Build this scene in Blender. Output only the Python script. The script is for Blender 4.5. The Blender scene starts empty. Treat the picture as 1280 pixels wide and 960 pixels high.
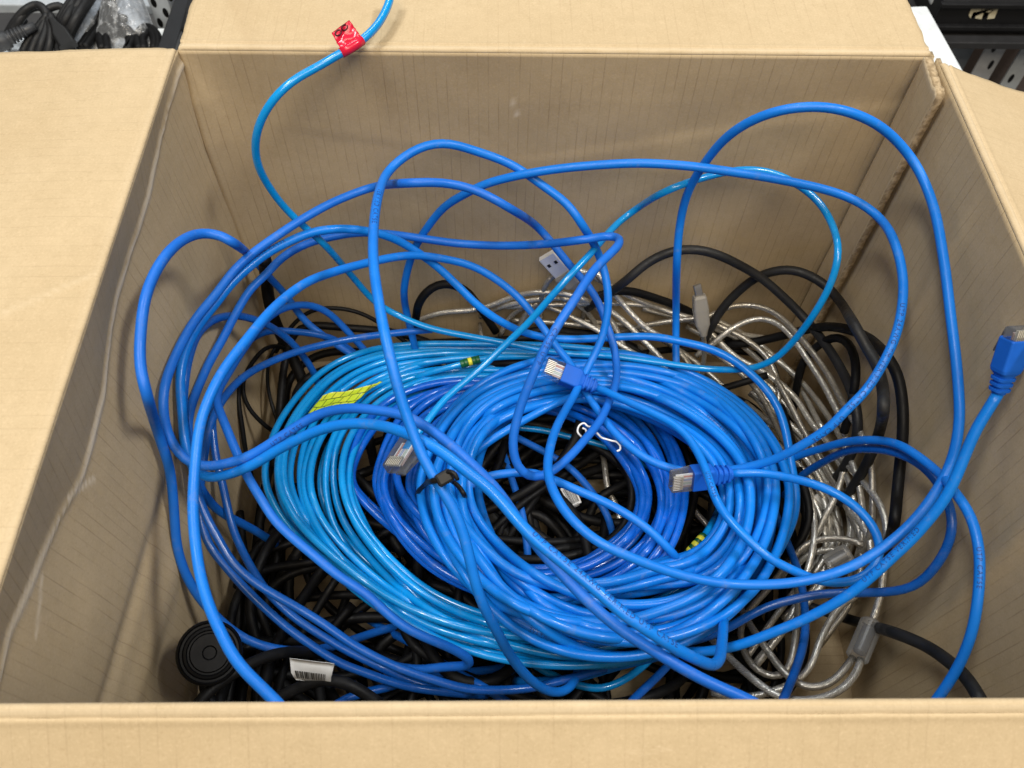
import bpy, bmesh, math, random
import numpy as np
from mathutils import Vector, Matrix, noise

random.seed(7); rng = np.random.default_rng(7)
scene = bpy.context.scene
COL = scene.collection
R = math.radians

# ------------------------------------------------------------------ camera
F_PX, PITCH, YAW, ROLL = 1054.1, R(57.377), R(1.947), R(1.727)
CAM = np.array([0.0, 0.0, 0.58])
fw = np.array([math.sin(YAW)*math.cos(PITCH), math.cos(YAW)*math.cos(PITCH), -math.sin(PITCH)])
_r = np.array([math.cos(YAW), -math.sin(YAW), 0.0]); _u = np.cross(_r, fw)
rt = _r*math.cos(ROLL)+_u*math.sin(ROLL); up = -_r*math.sin(ROLL)+_u*math.cos(ROLL)
cd = bpy.data.cameras.new('camera'); cam = bpy.data.objects.new('camera', cd); COL.objects.link(cam)
m3 = Matrix((rt, up, -fw)).transposed()
cam.matrix_world = Matrix.Translation(CAM) @ m3.to_4x4()
cd.sensor_fit = 'HORIZONTAL'; cd.sensor_width = 36; cd.lens = 36*F_PX/1280
cd.clip_start = 0.01; cd.clip_end = 50
cd.dof.use_dof = True; cd.dof.focus_distance = 0.47; cd.dof.aperture_fstop = 20
scene.camera = cam

# ------------------------------------------------------------------ world, lamps, exposure
w = bpy.data.worlds.new('World'); scene.world = w; w.use_nodes = True
bg = w.node_tree.nodes['Background']; bg.inputs[0].default_value = (1.0, 0.90, 0.76, 1); bg.inputs[1].default_value = 0.085
def area(name, loc, target, sx, sy, power, col):
    l = bpy.data.lights.new(name, 'AREA'); l.shape = 'RECTANGLE'; l.size = sx; l.size_y = sy
    l.energy = power; l.color = col
    o = bpy.data.objects.new(name, l); COL.objects.link(o); o.location = loc
    d = Vector(target)-Vector(loc); o.rotation_euler = d.to_track_quat('-Z', 'Y').to_euler(); return o
area('ceiling_or_fill_panel', (1.25, 0.15, 2.25), (1.25, 0.15, 0), 0.25, 0.55, 36, (0.99, 0.985, 0.96))
area('ceiling_or_fill_panel', (-0.70, 0.10, 2.25), (-0.70, 0.10, 0), 0.3, 0.6, 25, (0.99, 0.985, 0.96))
area('ceiling_or_fill_panel', (0.10, -0.80, 2.15), (0.10, 0.0, 0.3), 1.5, 1.0, 39, (1.0, 0.86, 0.66))  # unseen warm fill, added to lift and warm the inner walls
area('ceiling_or_fill_panel', (-0.20, 1.75, 2.30), (-0.20, 1.75, 0), 1.2, 0.4, 24, (0.93, 0.98, 1.0))  # unseen cool fill, added to brighten the rack and cords behind
scene.view_settings.view_transform = 'Standard'; scene.view_settings.look = 'None'
scene.view_settings.exposure = 0.0; scene.view_settings.gamma = 1.0
scene.view_settings.use_curve_mapping = False
scene.cycles.use_denoising = True
scene.cycles.max_bounces = 8; scene.cycles.transparent_max_bounces = 12

# ------------------------------------------------------------------ helpers
RIM = 0.30
def ray(x, y): return fw+(x-640)/F_PX*rt-(y-480)/F_PX*up
def at(x, y, h):                       # point of the place seen at (x, y), h mm above the rim
    d = ray(x, y); return CAM+d*((RIM+h/1000-CAM[2])/d[2])
def at_y(x, y, Y): d = ray(x, y); return CAM+d*(Y/d[1])
def at_x(x, y, X): d = ray(x, y); return CAM+d*(X/d[0])

def mesh_obj(name, verts, faces, mats, parent=None, uvs=None, midx=None, smooth=True, attr=None):
    me = bpy.data.meshes.new(name)
    me.from_pydata([tuple(map(float, v)) for v in verts], [], [tuple(map(int, f)) for f in faces])
    if not isinstance(mats, (list, tuple)): mats = [mats]
    for m in mats: me.materials.append(m)
    if midx is not None: me.polygons.foreach_set('material_index', np.asarray(midx, np.int32))
    if smooth: me.polygons.foreach_set('use_smooth', np.ones(len(me.polygons), bool))
    if uvs is not None:
        ul = me.uv_layers.new(name='UVMap')
        li = np.zeros(len(me.loops), np.int32); me.loops.foreach_get('vertex_index', li)
        if len(uvs) == len(verts): ul.data.foreach_set('uv', np.asarray(uvs, np.float32)[li].ravel())
        else: ul.data.foreach_set('uv', np.asarray(uvs, np.float32).ravel())
    if attr is not None:
        a = me.attributes.new('wear', 'FLOAT', 'POINT'); a.data.foreach_set('value', np.asarray(attr, np.float32))
    me.update()
    o = bpy.data.objects.new(name, me); COL.objects.link(o)
    if parent is not None: o.parent = parent
    return o
def bm_obj(name, bm, mats, parent=None, smooth=False):
    bmesh.ops.recalc_face_normals(bm, faces=bm.faces)
    me = bpy.data.meshes.new(name); bm.to_mesh(me); bm.free()
    if not isinstance(mats, (list, tuple)): mats = [mats]
    for m in mats: me.materials.append(m)
    if smooth: me.polygons.foreach_set('use_smooth', np.ones(len(me.polygons), bool))
    o = bpy.data.objects.new(name, me); COL.objects.link(o)
    if parent is not None: o.parent = parent
    return o
def tag(o, label=None, cat=None, group=None, kind=None):
    if label: o['label'] = label
    if cat: o['category'] = cat
    if group: o['group'] = group
    if kind: o['kind'] = kind
    return o
def empty(name, loc=(0, 0, 0)):
    o = bpy.data.objects.new(name, None); COL.objects.link(o); o.location = loc; o.empty_display_size = .02; return o
def add_box(bm, c, s, M=None, bev=0.0, seg=2):
    r = bmesh.ops.create_cube(bm, size=1.0)
    for v in r['verts']: v.co = Vector((v.co.x*s[0]+c[0], v.co.y*s[1]+c[1], v.co.z*s[2]+c[2]))
    vs = r['verts']
    if bev > 0:
        es = list({e for v in vs for e in v.link_edges})
        b = bmesh.ops.bevel(bm, geom=es, offset=bev, segments=seg, affect='EDGES', profile=.5)
        vs = list({v for f in b['faces'] for v in f.verts} | {v for v in vs if v.is_valid})
    if M is not None:
        for v in vs: v.co = M @ v.co
    return vs
def add_loft(bm, rings, cap=True):      # rings: list of lists of points
    vr = [[bm.verts.new(Vector(map(float, p))) for p in rg] for rg in rings]
    n = len(vr[0])
    for a, b in zip(vr[:-1], vr[1:]):
        for k in range(n): bm.faces.new((a[k], a[(k+1) % n], b[(k+1) % n], b[k]))
    if cap:
        bm.faces.new(vr[0][::-1]); bm.faces.new(vr[-1])
def rrect(x, wy, hz, rad, cy=0, cz=0, n=4):    # rounded rectangle ring in the plane x
    pts = []
    for sx, sy, a0 in ((1, 1, 0), (-1, 1, 90), (-1, -1, 180), (1, -1, 270)):
        for k in range(n+1):
            a = R(a0+90*k/n)
            pts.append((x, cy+sx*(wy/2-rad)+rad*math.cos(a), cz+sy*(hz/2-rad)+rad*math.sin(a)))
    return pts

# ------------------------------------------------------------------ materials
def new_mat(name):
    m = bpy.data.materials.new(name); m.use_nodes = True
    nt = m.node_tree; return m, nt, nt.nodes['Principled BSDF']
def N(nt, t, **kw):
    n = nt.nodes.new(t)
    for k, v in kw.items():
        if k.startswith('i_'):
            key = k[2:]; key = int(key) if key.isdigit() else key.replace('_', ' ')
            n.inputs[key].default_value = v
        else: setattr(n, k, v)
    return n
def L(nt, a, b): nt.links.new(a, b)
def math_node(nt, op, a, b=None, c=None):
    n = nt.nodes.new('ShaderNodeMath'); n.operation = op
    for i, v in enumerate((a, b, c)):
        if v is None: continue
        if isinstance(v, (int, float)): n.inputs[i].default_value = v
        else: nt.links.new(v, n.inputs[i])
    return n.outputs[0]
def mixc(nt, fac, a, b):
    n = nt.nodes.new('ShaderNodeMix'); n.data_type = 'RGBA'
    for s, v in ((n.inputs[0], fac), (n.inputs[6], a), (n.inputs[7], b)):
        if isinstance(v, (int, float)): s.default_value = v
        elif isinstance(v, tuple): s.default_value = v if len(v) == 4 else (*v, 1)
        else: nt.links.new(v, s)
    return n.outputs[2]
def ramp(nt, v, lo, hi, a=0.0, b=1.0):
    n = nt.nodes.new('ShaderNodeMapRange'); n.inputs[1].default_value = lo; n.inputs[2].default_value = hi
    n.inputs[3].default_value = a; n.inputs[4].default_value = b; nt.links.new(v, n.inputs[0]); return n.outputs[0]

def kraft_mat(name='kraft_cardboard', lines=.42):
    m, nt, P = new_mat(name)
    uv = N(nt, 'ShaderNodeUVMap', uv_map='UVMap'); sep = N(nt, 'ShaderNodeSeparateXYZ'); L(nt, uv.outputs[0], sep.inputs[0])
    u, v = sep.outputs[0], sep.outputs[1]
    obj = N(nt, 'ShaderNodeTexCoord').outputs['Object']
    big = N(nt, 'ShaderNodeTexNoise', i_Scale=14.0, i_Detail=4.0, i_Roughness=.6); L(nt, obj, big.inputs['Vector'])
    fine = N(nt, 'ShaderNodeTexNoise', i_Scale=900.0, i_Detail=3.0, i_Roughness=.7); L(nt, obj, fine.inputs['Vector'])
    mid = N(nt, 'ShaderNodeTexNoise', i_Scale=160.0, i_Detail=3.0); L(nt, obj, mid.inputs['Vector'])
    # flute lines, one every 5.7 mm, a little wavy and broken
    wob = N(nt, 'ShaderNodeTexNoise', i_Scale=3.0, i_Detail=1.0); L(nt, obj, wob.inputs['Vector'])
    uu = math_node(nt, 'ADD', math_node(nt, 'MULTIPLY', u, 1/0.0057), math_node(nt, 'MULTIPLY', wob.outputs[0], .5))
    fr = math_node(nt, 'ABSOLUTE', math_node(nt, 'SUBTRACT', math_node(nt, 'FRACT', uu), .5))
    line = ramp(nt, fr, 0.0, 0.08, 1.0, 0.0)
    wave = math_node(nt, 'COSINE', math_node(nt, 'MULTIPLY', uu, 2*math.pi))
    brk = N(nt, 'ShaderNodeTexNoise', i_Scale=1.0, i_Detail=2.0)
    cmb = N(nt, 'ShaderNodeCombineXYZ'); L(nt, math_node(nt, 'MULTIPLY', math_node(nt, 'FLOOR', uu), 7.3), cmb.inputs[0])
    L(nt, math_node(nt, 'MULTIPLY', v, 30.0), cmb.inputs[1]); L(nt, cmb.outputs[0], brk.inputs['Vector'])
    line = math_node(nt, 'MULTIPLY', line, ramp(nt, brk.outputs[0], .39, .62, .14, 1.0))
    c = mixc(nt, ramp(nt, big.outputs[0], .3, .7), (.455, .350, .212), (.505, .398, .252))
    c = mixc(nt, ramp(nt, mid.outputs[0], .35, .75, 0, .35), c, (.40, .31, .185))
    c = mixc(nt, ramp(nt, fine.outputs[0], .52, .75, 0, .40), c, (.62, .49, .32))
    c = mixc(nt, ramp(nt, fine.outputs[0], .30, .42, .35, 0.), c, (.33, .235, .13))
    c = mixc(nt, math_node(nt, 'MULTIPLY', line, lines), c, (.24, .165, .09))
    at_ = N(nt, 'ShaderNodeAttribute', attribute_name='wear')
    c = mixc(nt, at_.outputs['Fac'], c, (.80, .71, .56))
    st = N(nt, 'ShaderNodeTexNoise', i_Scale=5.0, i_Detail=5.0, i_Roughness=.7, i_Distortion=1.2); L(nt, obj, st.inputs['Vector'])
    c = mixc(nt, ramp(nt, st.outputs[0], .58, .72, 0, .28), c, (.33, .225, .12))
    sf = N(nt, 'ShaderNodeTexNoise', i_Scale=22.0, i_Detail=6.0, i_Roughness=.8, i_Distortion=2.5); L(nt, obj, sf.inputs['Vector'])
    c = mixc(nt, ramp(nt, sf.outputs[0], .66, .74, 0, .30), c, (.66, .54, .38))
    L(nt, c, P.inputs['Base Color']); P.inputs['Roughness'].default_value = .72
    P.inputs['Specular IOR Level'].default_value = .22
    hgt = math_node(nt, 'ADD', math_node(nt, 'MULTIPLY', wave, .035), math_node(nt, 'MULTIPLY', fine.outputs[0], .25))
    hgt = math_node(nt, 'SUBTRACT', hgt, math_node(nt, 'MULTIPLY', line, .5))
    hgt = math_node(nt, 'ADD', hgt, math_node(nt, 'MULTIPLY', mid.outputs[0], .5))
    b = N(nt, 'ShaderNodeBump', i_Strength=.35, i_Distance=.0006); L(nt, hgt, b.inputs['Height']); L(nt, b.outputs[0], P.inputs['Normal'])
    return m
KRAFT = kraft_mat()
KRAFT_LIT = kraft_mat('kraft_cardboard_lit', .12)  # same board for the flaps, flute lines paled as if washed out by light
def edge_mat():
    m, nt, P = new_mat('cardboard_edge')
    obj = N(nt, 'ShaderNodeTexCoord').outputs['Object']
    n = N(nt, 'ShaderNodeTexNoise', i_Scale=350.0, i_Detail=2.0); L(nt, obj, n.inputs['Vector'])
    L(nt, mixc(nt, ramp(nt, n.outputs[0], .42, .60), (.26, .19, .11), (.43, .33, .205)), P.inputs['Base Color'])
    P.inputs['Roughness'].default_value = .9; return m
EDGE = edge_mat()

def cable_mat(name, base, base2, rough, coat=0.0, scuff=.35, spec=.33):
    m, nt, P = new_mat(name)
    obj = N(nt, 'ShaderNodeTexCoord').outputs['Object']
    n1 = N(nt, 'ShaderNodeTexNoise', i_Scale=38.0, i_Detail=3.0); L(nt, obj, n1.inputs['Vector'])
    n2 = N(nt, 'ShaderNodeTexNoise', i_Scale=700.0, i_Detail=2.0, i_Roughness=.7); L(nt, obj, n2.inputs['Vector'])
    n3 = N(nt, 'ShaderNodeTexNoise', i_Scale=120.0, i_Detail=5.0, i_Roughness=.75); L(nt, obj, n3.inputs['Vector'])
    c = mixc(nt, ramp(nt, n1.outputs[0], .35, .65), base, base2)
    sc = ramp(nt, n3.outputs[0], .58, .73, 0, scuff*1.4)
    c = mixc(nt, sc, c, tuple(min(1, .5*x+.12) for x in base2))
    L(nt, c, P.inputs['Base Color'])
    L(nt, ramp(nt, n3.outputs[0], .35, .7, rough-.08, rough+.2), P.inputs['Roughness'])
    P.inputs['Coat Weight'].default_value = coat; P.inputs['Coat Roughness'].default_value = .12
    P.inputs['Specular IOR Level'].default_value = spec
    b = N(nt, 'ShaderNodeBump', i_Strength=.26, i_Distance=.0004)
    L(nt, math_node(nt, 'ADD', math_node(nt, 'MULTIPLY', n2.outputs[0], .4), n3.outputs[0]), b.inputs['Height']); L(nt, b.outputs[0], P.inputs['Normal'])
    return m
AZURE = cable_mat('azure_pvc', (.003, .160, .62), (.004, .188, .70), .33, coat=.12)
ROYAL = cable_mat('royal_blue_pvc', (.007, .118, .54), (.010, .142, .61), .42)
MIDB = cable_mat('mid_blue_pvc', (.004, .152, .62), (.007, .178, .69), .38)
CYAN = cable_mat('cyan_pvc', (.001, .232, .62), (.003, .272, .70), .24, coat=.6, scuff=.2)
COBALT = cable_mat('cobalt_pvc', (.002, .092, .50), (.004, .114, .56), .24, coat=.45, scuff=.25)
NAVY = cable_mat('deep_blue_pvc', (.004, .080, .37), (.007, .098, .43), .28, coat=.3, scuff=.25)
BLACK = cable_mat('black_rubber', (.0035, .0035, .004), (.006, .006, .0065), .50, scuff=.03, spec=.2)
CHAR = cable_mat('charcoal_rubber', (.011, .0115, .013), (.017, .0175, .019), .5, scuff=.05)
def plain(name, col, rough=.5, metal=0.0, spec=.5):
    m, nt, P = new_mat(name)
    obj = N(nt, 'ShaderNodeTexCoord').outputs['Object']
    n = N(nt, 'ShaderNodeTexNoise', i_Scale=60.0, i_Detail=5.0, i_Roughness=.7); L(nt, obj, n.inputs['Vector'])
    L(nt, mixc(nt, ramp(nt, n.outputs[0], .3, .7), tuple(x*.88 for x in col), tuple(min(1, x*1.08) for x in col)), P.inputs['Base Color'])
    L(nt, ramp(nt, n.outputs[0], .3, .7, max(.03, rough-.08), min(1, rough+.08)), P.inputs['Roughness'])
    P.inputs['Metallic'].default_value = metal; P.inputs['Specular IOR Level'].default_value = spec
    return m
def clear_mat(name, tint, opac, rough=.08, noisy=0.0, milk=.8):
    m = bpy.data.materials.new(name); m.use_nodes = True; nt = m.node_tree; nt.nodes.clear()
    out = N(nt, 'ShaderNodeOutputMaterial'); tr = N(nt, 'ShaderNodeBsdfTransparent'); tr.inputs[0].default_value = (*tint, 1)
    P = N(nt, 'ShaderNodeBsdfPrincipled'); P.inputs['Base Color'].default_value = (*[min(1, t*milk) for t in tint], 1); P.inputs['Roughness'].default_value = rough
    P.inputs['Specular IOR Level'].default_value = .9
    fr = N(nt, 'ShaderNodeFresnel', i_IOR=1.5)
    f = math_node(nt, 'ADD', math_node(nt, 'MULTIPLY', fr.outputs[0], .8), opac)
    if noisy > 0:
        obj = N(nt, 'ShaderNodeTexCoord').outputs['Object']
        n = N(nt, 'ShaderNodeTexNoise', i_Scale=140.0, i_Detail=3.0); L(nt, obj, n.inputs['Vector'])
        f = math_node(nt, 'ADD', f, ramp(nt, n.outputs[0], .5, .75, 0, noisy))
        b = N(nt, 'ShaderNodeBump', i_Strength=.6, i_Distance=.004); L(nt, n.outputs[0], b.inputs['Height']); L(nt, b.outputs[0], P.inputs['Normal'])
    f = math_node(nt, 'MINIMUM', f, 1.0)
    mx = N(nt, 'ShaderNodeMixShader'); L(nt, f, mx.inputs[0]); L(nt, tr.outputs[0], mx.inputs[1]); L(nt, P.outputs[0], mx.inputs[2]); L(nt, mx.outputs[0], out.inputs[0])
    return m
CLEAR = clear_mat('clear_polycarbonate', (.95, .965, .98), .05, .05, 0.0, .25)
SMOKE = clear_mat('frosted_vinyl', (.60, .58, .53), .50, .35)
FERR = clear_mat('clear_vinyl_sleeve', (.95, .94, .92), .10, .22, 0.0, .8)
BAG = clear_mat('clear_polybag', (.90, .93, .97), .10, .10, .5)
def braid_mat(name, bright, dark):
    m, nt, P = new_mat(name)
    uv = N(nt, 'ShaderNodeUVMap', uv_map='UVMap'); sep = N(nt, 'ShaderNodeSeparateXYZ'); L(nt, uv.outputs[0], sep.inputs[0])
    obj = N(nt, 'ShaderNodeTexCoord').outputs['Object']
    n = N(nt, 'ShaderNodeTexNoise', i_Scale=420.0, i_Detail=2.0); L(nt, obj, n.inputs['Vector'])
    n2 = N(nt, 'ShaderNodeTexNoise', i_Scale=26.0, i_Detail=2.0); L(nt, obj, n2.inputs['Vector'])
    a = math_node(nt, 'ADD', math_node(nt, 'MULTIPLY', sep.outputs[0], 1/.011), sep.outputs[1])
    a = math_node(nt, 'ADD', math_node(nt, 'MULTIPLY', a, 8.0), math_node(nt, 'MULTIPLY', n.outputs[0], 2.6))
    s = math_node(nt, 'ABSOLUTE', math_node(nt, 'SINE', math_node(nt, 'MULTIPLY', a, math.pi)))
    f = math_node(nt, 'MULTIPLY', s, ramp(nt, n.outputs[0], .3, .6, .35, 1.0))
    f = math_node(nt, 'MULTIPLY', f, ramp(nt, n2.outputs[0], .35, .6, .45, 1.0))
    L(nt, mixc(nt, f, dark, bright), P.inputs['Base Color'])
    P.inputs['Metallic'].default_value = .65; P.inputs['Roughness'].default_value = .27
    P.inputs['Coat Weight'].default_value = .8; P.inputs['Coat Roughness'].default_value = .12
    b = N(nt, 'ShaderNodeBump', i_Strength=.35, i_Distance=.0005); L(nt, s, b.inputs['Height']); L(nt, b.outputs[0], P.inputs['Normal'])
    return m
BRAID = braid_mat('braided_shield_bright', (.90, .88, .82), (.38, .365, .325))
BRAIDG = braid_mat('braided_shield_dull', (.55, .52, .46), (.27, .25, .215))
INK = plain('print_ink', (.008, .035, .20), .6)
WHITE = plain('white_paper', (.78, .79, .80), .7)
BLKP = plain('black_plastic', (.006, .006, .0065), .5, 0.0, .3)
STEEL = plain('plated_steel', (.80, .80, .79), .35, .35)
GOLD = plain('gold_contact', (.78, .74, .64), .35, .35)
BOOT = plain('boot_pvc', (.006, .105, .54), .6, 0.0, .25)
RED = plain('red_tape', (.62, .012, .045), .3)
YEL = plain('yellow_tape', (.75, .72, .05), .4)
GRN = plain('dark_green_tape', (.008, .10, .03), .35)
W_OR, W_BL, W_GR, W_BR, W_WH = (plain('wire_orange', (.60, .30, .26)), plain('wire_blue', (.42, .50, .74)), plain('wire_green', (.55, .66, .58)), plain('wire_brown', (.46, .36, .34)), plain('wire_white', (.74, .73, .74)))

# ------------------------------------------------------------------ the setting: table, floor, wall
def floor_mat(name, a, b, sc, rough):
    m, nt, P = new_mat(name)
    obj = N(nt, 'ShaderNodeTexCoord').outputs['Object']
    n = N(nt, 'ShaderNodeTexNoise', i_Scale=sc, i_Detail=6.0, i_Roughness=.65); L(nt, obj, n.inputs['Vector'])
    L(nt, mixc(nt, ramp(nt, n.outputs[0], .3, .7), a, b), P.inputs['Base Color']); P.inputs['Roughness'].default_value = rough; return m
bm = bmesh.new(); add_box(bm, (0, 0.8, -0.76), (8, 7, .02)); tag(bm_obj('floor', bm, floor_mat('vinyl_floor', (.10, .10, .105), (.14, .14, .14), 9, .5)), kind='structure')
bm = bmesh.new(); add_box(bm, (0, 2.2, .9), (8, .05, 3.3)); tag(bm_obj('wall', bm, floor_mat('painted_wall', (.16, .16, .17), (.20, .20, .21), 3, .8)), kind='structure')

TABLE = plain('white_laminate', (.76, .80, .83), .35)
ta = R(3.6)
TM = Matrix.Translation((.505, .845, 0)) @ Matrix.Rotation(ta, 4, 'Z')
tb = empty('work_table', (0, 0, -.73))
tag(tb, 'white laminate table under the open cardboard box', 'table')
bm = bmesh.new(); add_box(bm, (-.80, -.547, -.0155), (1.6, 1.2, .025), TM, .002)
t_ = bm_obj('tabletop', bm, TABLE); t_.parent = tb; t_.matrix_parent_inverse = tb.matrix_world.inverted() if False else Matrix.Translation((0, 0, .73))
for lx, ly in ((-.05, -.02), (-1.55, -.02), (-.05, -1.08), (-1.55, -1.08)):
    bm = bmesh.new(); add_box(bm, (lx, ly, -.379), (.04, .04, .70), TM, .003)
    o = bm_obj('leg', bm, plain('grey_leg', (.35, .36, .38), .4, .6)); o.parent = tb; o.matrix_parent_inverse = Matrix.Translation((0, 0, .73))

# ------------------------------------------------------------------ the cardboard box
X0, X1, Y0, Y1 = -.1685, .2345, .0600, .3880
RB = .0016; TH = .0048
box = empty('cardboard_box', (.033, .224, 0))
tag(box, 'open brown corrugated cardboard box filled with tangled cables', 'box')
def bpart(name, *a, **k):
    o = mesh_obj(name, *a, **k); o.parent = box; o.matrix_parent_inverse = Matrix.Translation((-.033, -.224, 0)); return o
def nz(x, y, z, s): return noise.noise(Vector((x*s, y*s, z*s)))
def sheet(name, grid, uvg, wear=None, label=None, flip=False, mat=None, th=None):
    TH = th or .0045
    nu, nv = grid.shape[0], grid.shape[1]
    du = np.gradient(grid, axis=0); dv = np.gradient(grid, axis=1)
    nn = np.cross(du, dv); nn /= np.linalg.norm(nn, axis=2, keepdims=True)+1e-12
    if flip: nn = -nn
    out = grid-nn*TH
    V = np.concatenate([grid.reshape(-1, 3), out.reshape(-1, 3)]); off = nu*nv
    idx = np.arange(nu*nv).reshape(nu, nv)
    F = []; MI = []
    q = np.stack([idx[:-1, :-1], idx[1:, :-1], idx[1:, 1:], idx[:-1, 1:]], -1).reshape(-1, 4)
    if flip: q = q[:, ::-1]
    F += q.tolist(); F += (q[:, ::-1]+off).tolist(); MI += [0]*(2*len(q))
    for line in (idx[:, 0], idx[-1, :], idx[::-1, -1], idx[0, ::-1]):
        for a, b in zip(line[:-1], line[1:]):
            f = [a, a+off, b+off, b]; F.append(f[::-1] if flip else f); MI.append(1)
    U = np.concatenate([uvg.reshape(-1, 2)]*2)
    W = np.concatenate([wear.reshape(-1)]*2) if wear is not None else np.zeros(len(V))
    o = bpart(name, V, F, [mat or KRAFT, EDGE], uvs=U, midx=MI, attr=W)
    if label: o['label'] = label
    return o
def lin(a, b, n): return np.linspace(a, b, n)

# left wall with its long worn crease
cy = np.array([.06, .0895, .1238, .1628, .1988, .2306, .2603, .2987, .3385, .388])
cz = np.array([-.302, -.3052, -.3158, -.328, -.3245, -.3135, -.3094, -.3064, -.2984, -.289])+.58
def tri(d, wd): return np.maximum(0, 1-np.abs(d)/wd)
ys = lin(Y0, Y1, 150); zs = lin(.002, RIM-RB, 170)
G = np.zeros((150, 170, 3)); WR = np.zeros((150, 170)); UV = np.zeros((150, 170, 2))
for i, y in enumerate(ys):
    zc = np.interp(y, cy, cz)+.0012*nz(y, 0, 0, 60)
    amp = np.interp(y, [.06, .09, .14, .25, .34, .388], [.003, .006, .009, .008, .004, .0])
    wdt = .0008+.0026*max(0, .45+.9*nz(y, 3, 0, 24))
    for j, z in enumerate(zs):
        top = RIM-RB
        if z > zc: dx = -amp*(top-z)/(top-zc)
        else: dx = -amp*max(0, 1-(zc-z)/.11)
        dx += .0012*math.exp(-((z-zc)/.0015)**2)
        zd = .192-.16*(y-.1); dx += -.0018*math.exp(-((z-zd)/.0055)**2)*np.interp(y, [.06, .1, .22, .30], [1, 1, .8, 0])
        zd2 = .158-.22*(y-.13); dx += .0014*math.exp(-((z-zd2)/.010)**2)*np.interp(y, [.06, .1, .22, .30], [1, 1, .8, 0])
        dx += (.0016*nz(y, z, 0, 11)+.0005*nz(y, z, 5, 34))*min(1, max(0, (top-z)/.03))
        yy = y
        if y > .37: dx += .0035*((y-.37)/.018)**2*np.interp(z, [.1, .3], [1, .2])
        G[i, j] = (X0+dx, yy, z)
        WR[i, j] = .75*max(0, 1-abs(z-zc)/wdt)**.6 if abs(z-zc) < wdt else 0
        UV[i, j] = (y, z)
# second branch of the tear near the front
def seg_wear(Gd, WRd, ax, a, b, wd, val):
    A = np.array(a); B = np.array(b); P = Gd[:, :, ax]; t = np.clip(((P-A)@(B-A))/((B-A)@(B-A)), 0, 1)
    d = np.linalg.norm(P-(A+t[..., None]*(B-A)), axis=2); WRd[:] = np.maximum(WRd, val*np.clip(1-d/wd, 0, 1))
seg_wear(G, WR, [1, 2], (.166, .243), (.150, .258), .0016, .7)
seg_wear(G, WR, [1, 2], (.115, .262), (.093, .258), .0016, .5)
sheet('wall', G, UV, WR, 'creased cardboard side wall with a pale torn crease', flip=False)

# back wall: faint diagonal dents
xs = lin(X0+.0005, X1-.0008, 160); zs = lin(.002, RIM-RB, 120)
G = np.zeros((160, 120, 3)); UV = np.zeros((160, 120, 2)); WR = np.zeros((160, 120))
for i, x in enumerate(xs):
    for j, z in enumerate(zs):
        dy = .0022*nz(x, z, 2, 7)+.0007*nz(x, z, 9, 26)
        l1 = .232+.20*(x-.05); dy += .0003*np.tanh((z-l1)/.003)*np.interp(x, [-.02, .05, .2], [0, 1, 1])*math.exp(-abs(z-l1)/.05)
        l2 = .243-.18*(x+.1); dy += .0002*np.tanh((l2-z)/.003)*np.interp(x, [-.14, -.1, .0, .03], [0, 1, 1, 0])*math.exp(-abs(z-l2)/.03)
        if x < X0+.03: dy += -.010*((X0+.03-x)/.03)**2*np.interp(z, [0, .24, .3], [1, 1, .25])
        dy *= min(1, max(0, (RIM-RB-z)/.03)); G[i, j] = (x, Y1+dy, z); UV[i, j] = (x, z)
seg_wear(G, WR, [0, 2], (.0085, .268), (.0115, .258), .0012, .6)
sheet('wall', G, UV, WR, flip=False)
# right wall: vertical ripples
ys = lin(Y0, Y1-.001, 120); zs = lin(.002, RIM-RB, 90)
G = np.zeros((120, 90, 3)); UV = np.zeros((120, 90, 2))
for i, y in enumerate(ys):
    for j, z in enumerate(zs):
        rp = -.0030*math.exp(-((y-.285-.10*(z-.2))/.006)**2)-.0035*math.exp(-((y-.215-.12*(z-.2))/.007)**2)-.0030*math.exp(-((y-.14-.12*(z-.2))/.007)**2)+.002*math.exp(-((y-.25)/.012)**2)
        rp *= np.interp(z, [.02, .12, .24, .29], [1, 1, .8, 0])
        G[i, j] = (X1+(rp+.0016*nz(y, z, 4, 9))*min(1, max(0, (RIM-RB-z)/.03)), y, z); UV[i, j] = (y, z)
sheet('wall', G, UV, flip=True, th=.0020)
# front wall
xs = lin(X0, X1, 60); zs = lin(.002, RIM-RB, 40)
G = np.zeros((60, 40, 3)); UV = np.zeros((60, 40, 2))
for i, x in enumerate(xs):
    for j, z in enumerate(zs): G[i, j] = (x, Y0+.0012*nz(x, z, 7, 8)*(z < .28), z); UV[i, j] = (x, z)
sheet('wall', G, UV, flip=True, th=.0020)
xs = lin(X0-.003, X1+.003, 30); ys = lin(Y0-.003, Y1+.003, 30)
G = np.array([[(x, y, .0075) for y in ys] for x in xs]); UV = np.array([[(y, x) for y in ys] for x in xs])
sheet('base', G, UV, flip=False)

# glue tab of the back wall lying inside the right wall
ys = lin(Y1-.003, .358, 24); zs = lin(.004, RIM-.002, 120)
G = np.zeros((24, 120, 3)); UV = np.zeros((24, 120, 2)); WR = np.zeros((24, 120))
for i, y in enumerate(ys):
    for j, z in enumerate(zs):
        f = j/119; s = i/23
        yj = y+((.0004*nz(0, z, 1, 260)+.0002*math.sin(z*2*math.pi/.0030)) if i == 23 else 0)
        top = RIM+.001-.004*s+.0022*nz(y, 4, 1, 170)+.001*nz(y, 4, 1, 400)
        zz = .004+(top-.004)*f
        G[i, j] = (X1-TH-.0018-.0012*s+.0004*nz(y, z, 1, 30)-.0016*(1-s), yj, zz); UV[i, j] = (y, z)
        if j > 117: WR[i, j] = .2
sheet('glue_tab', G, UV, WR, flip=False)

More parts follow.
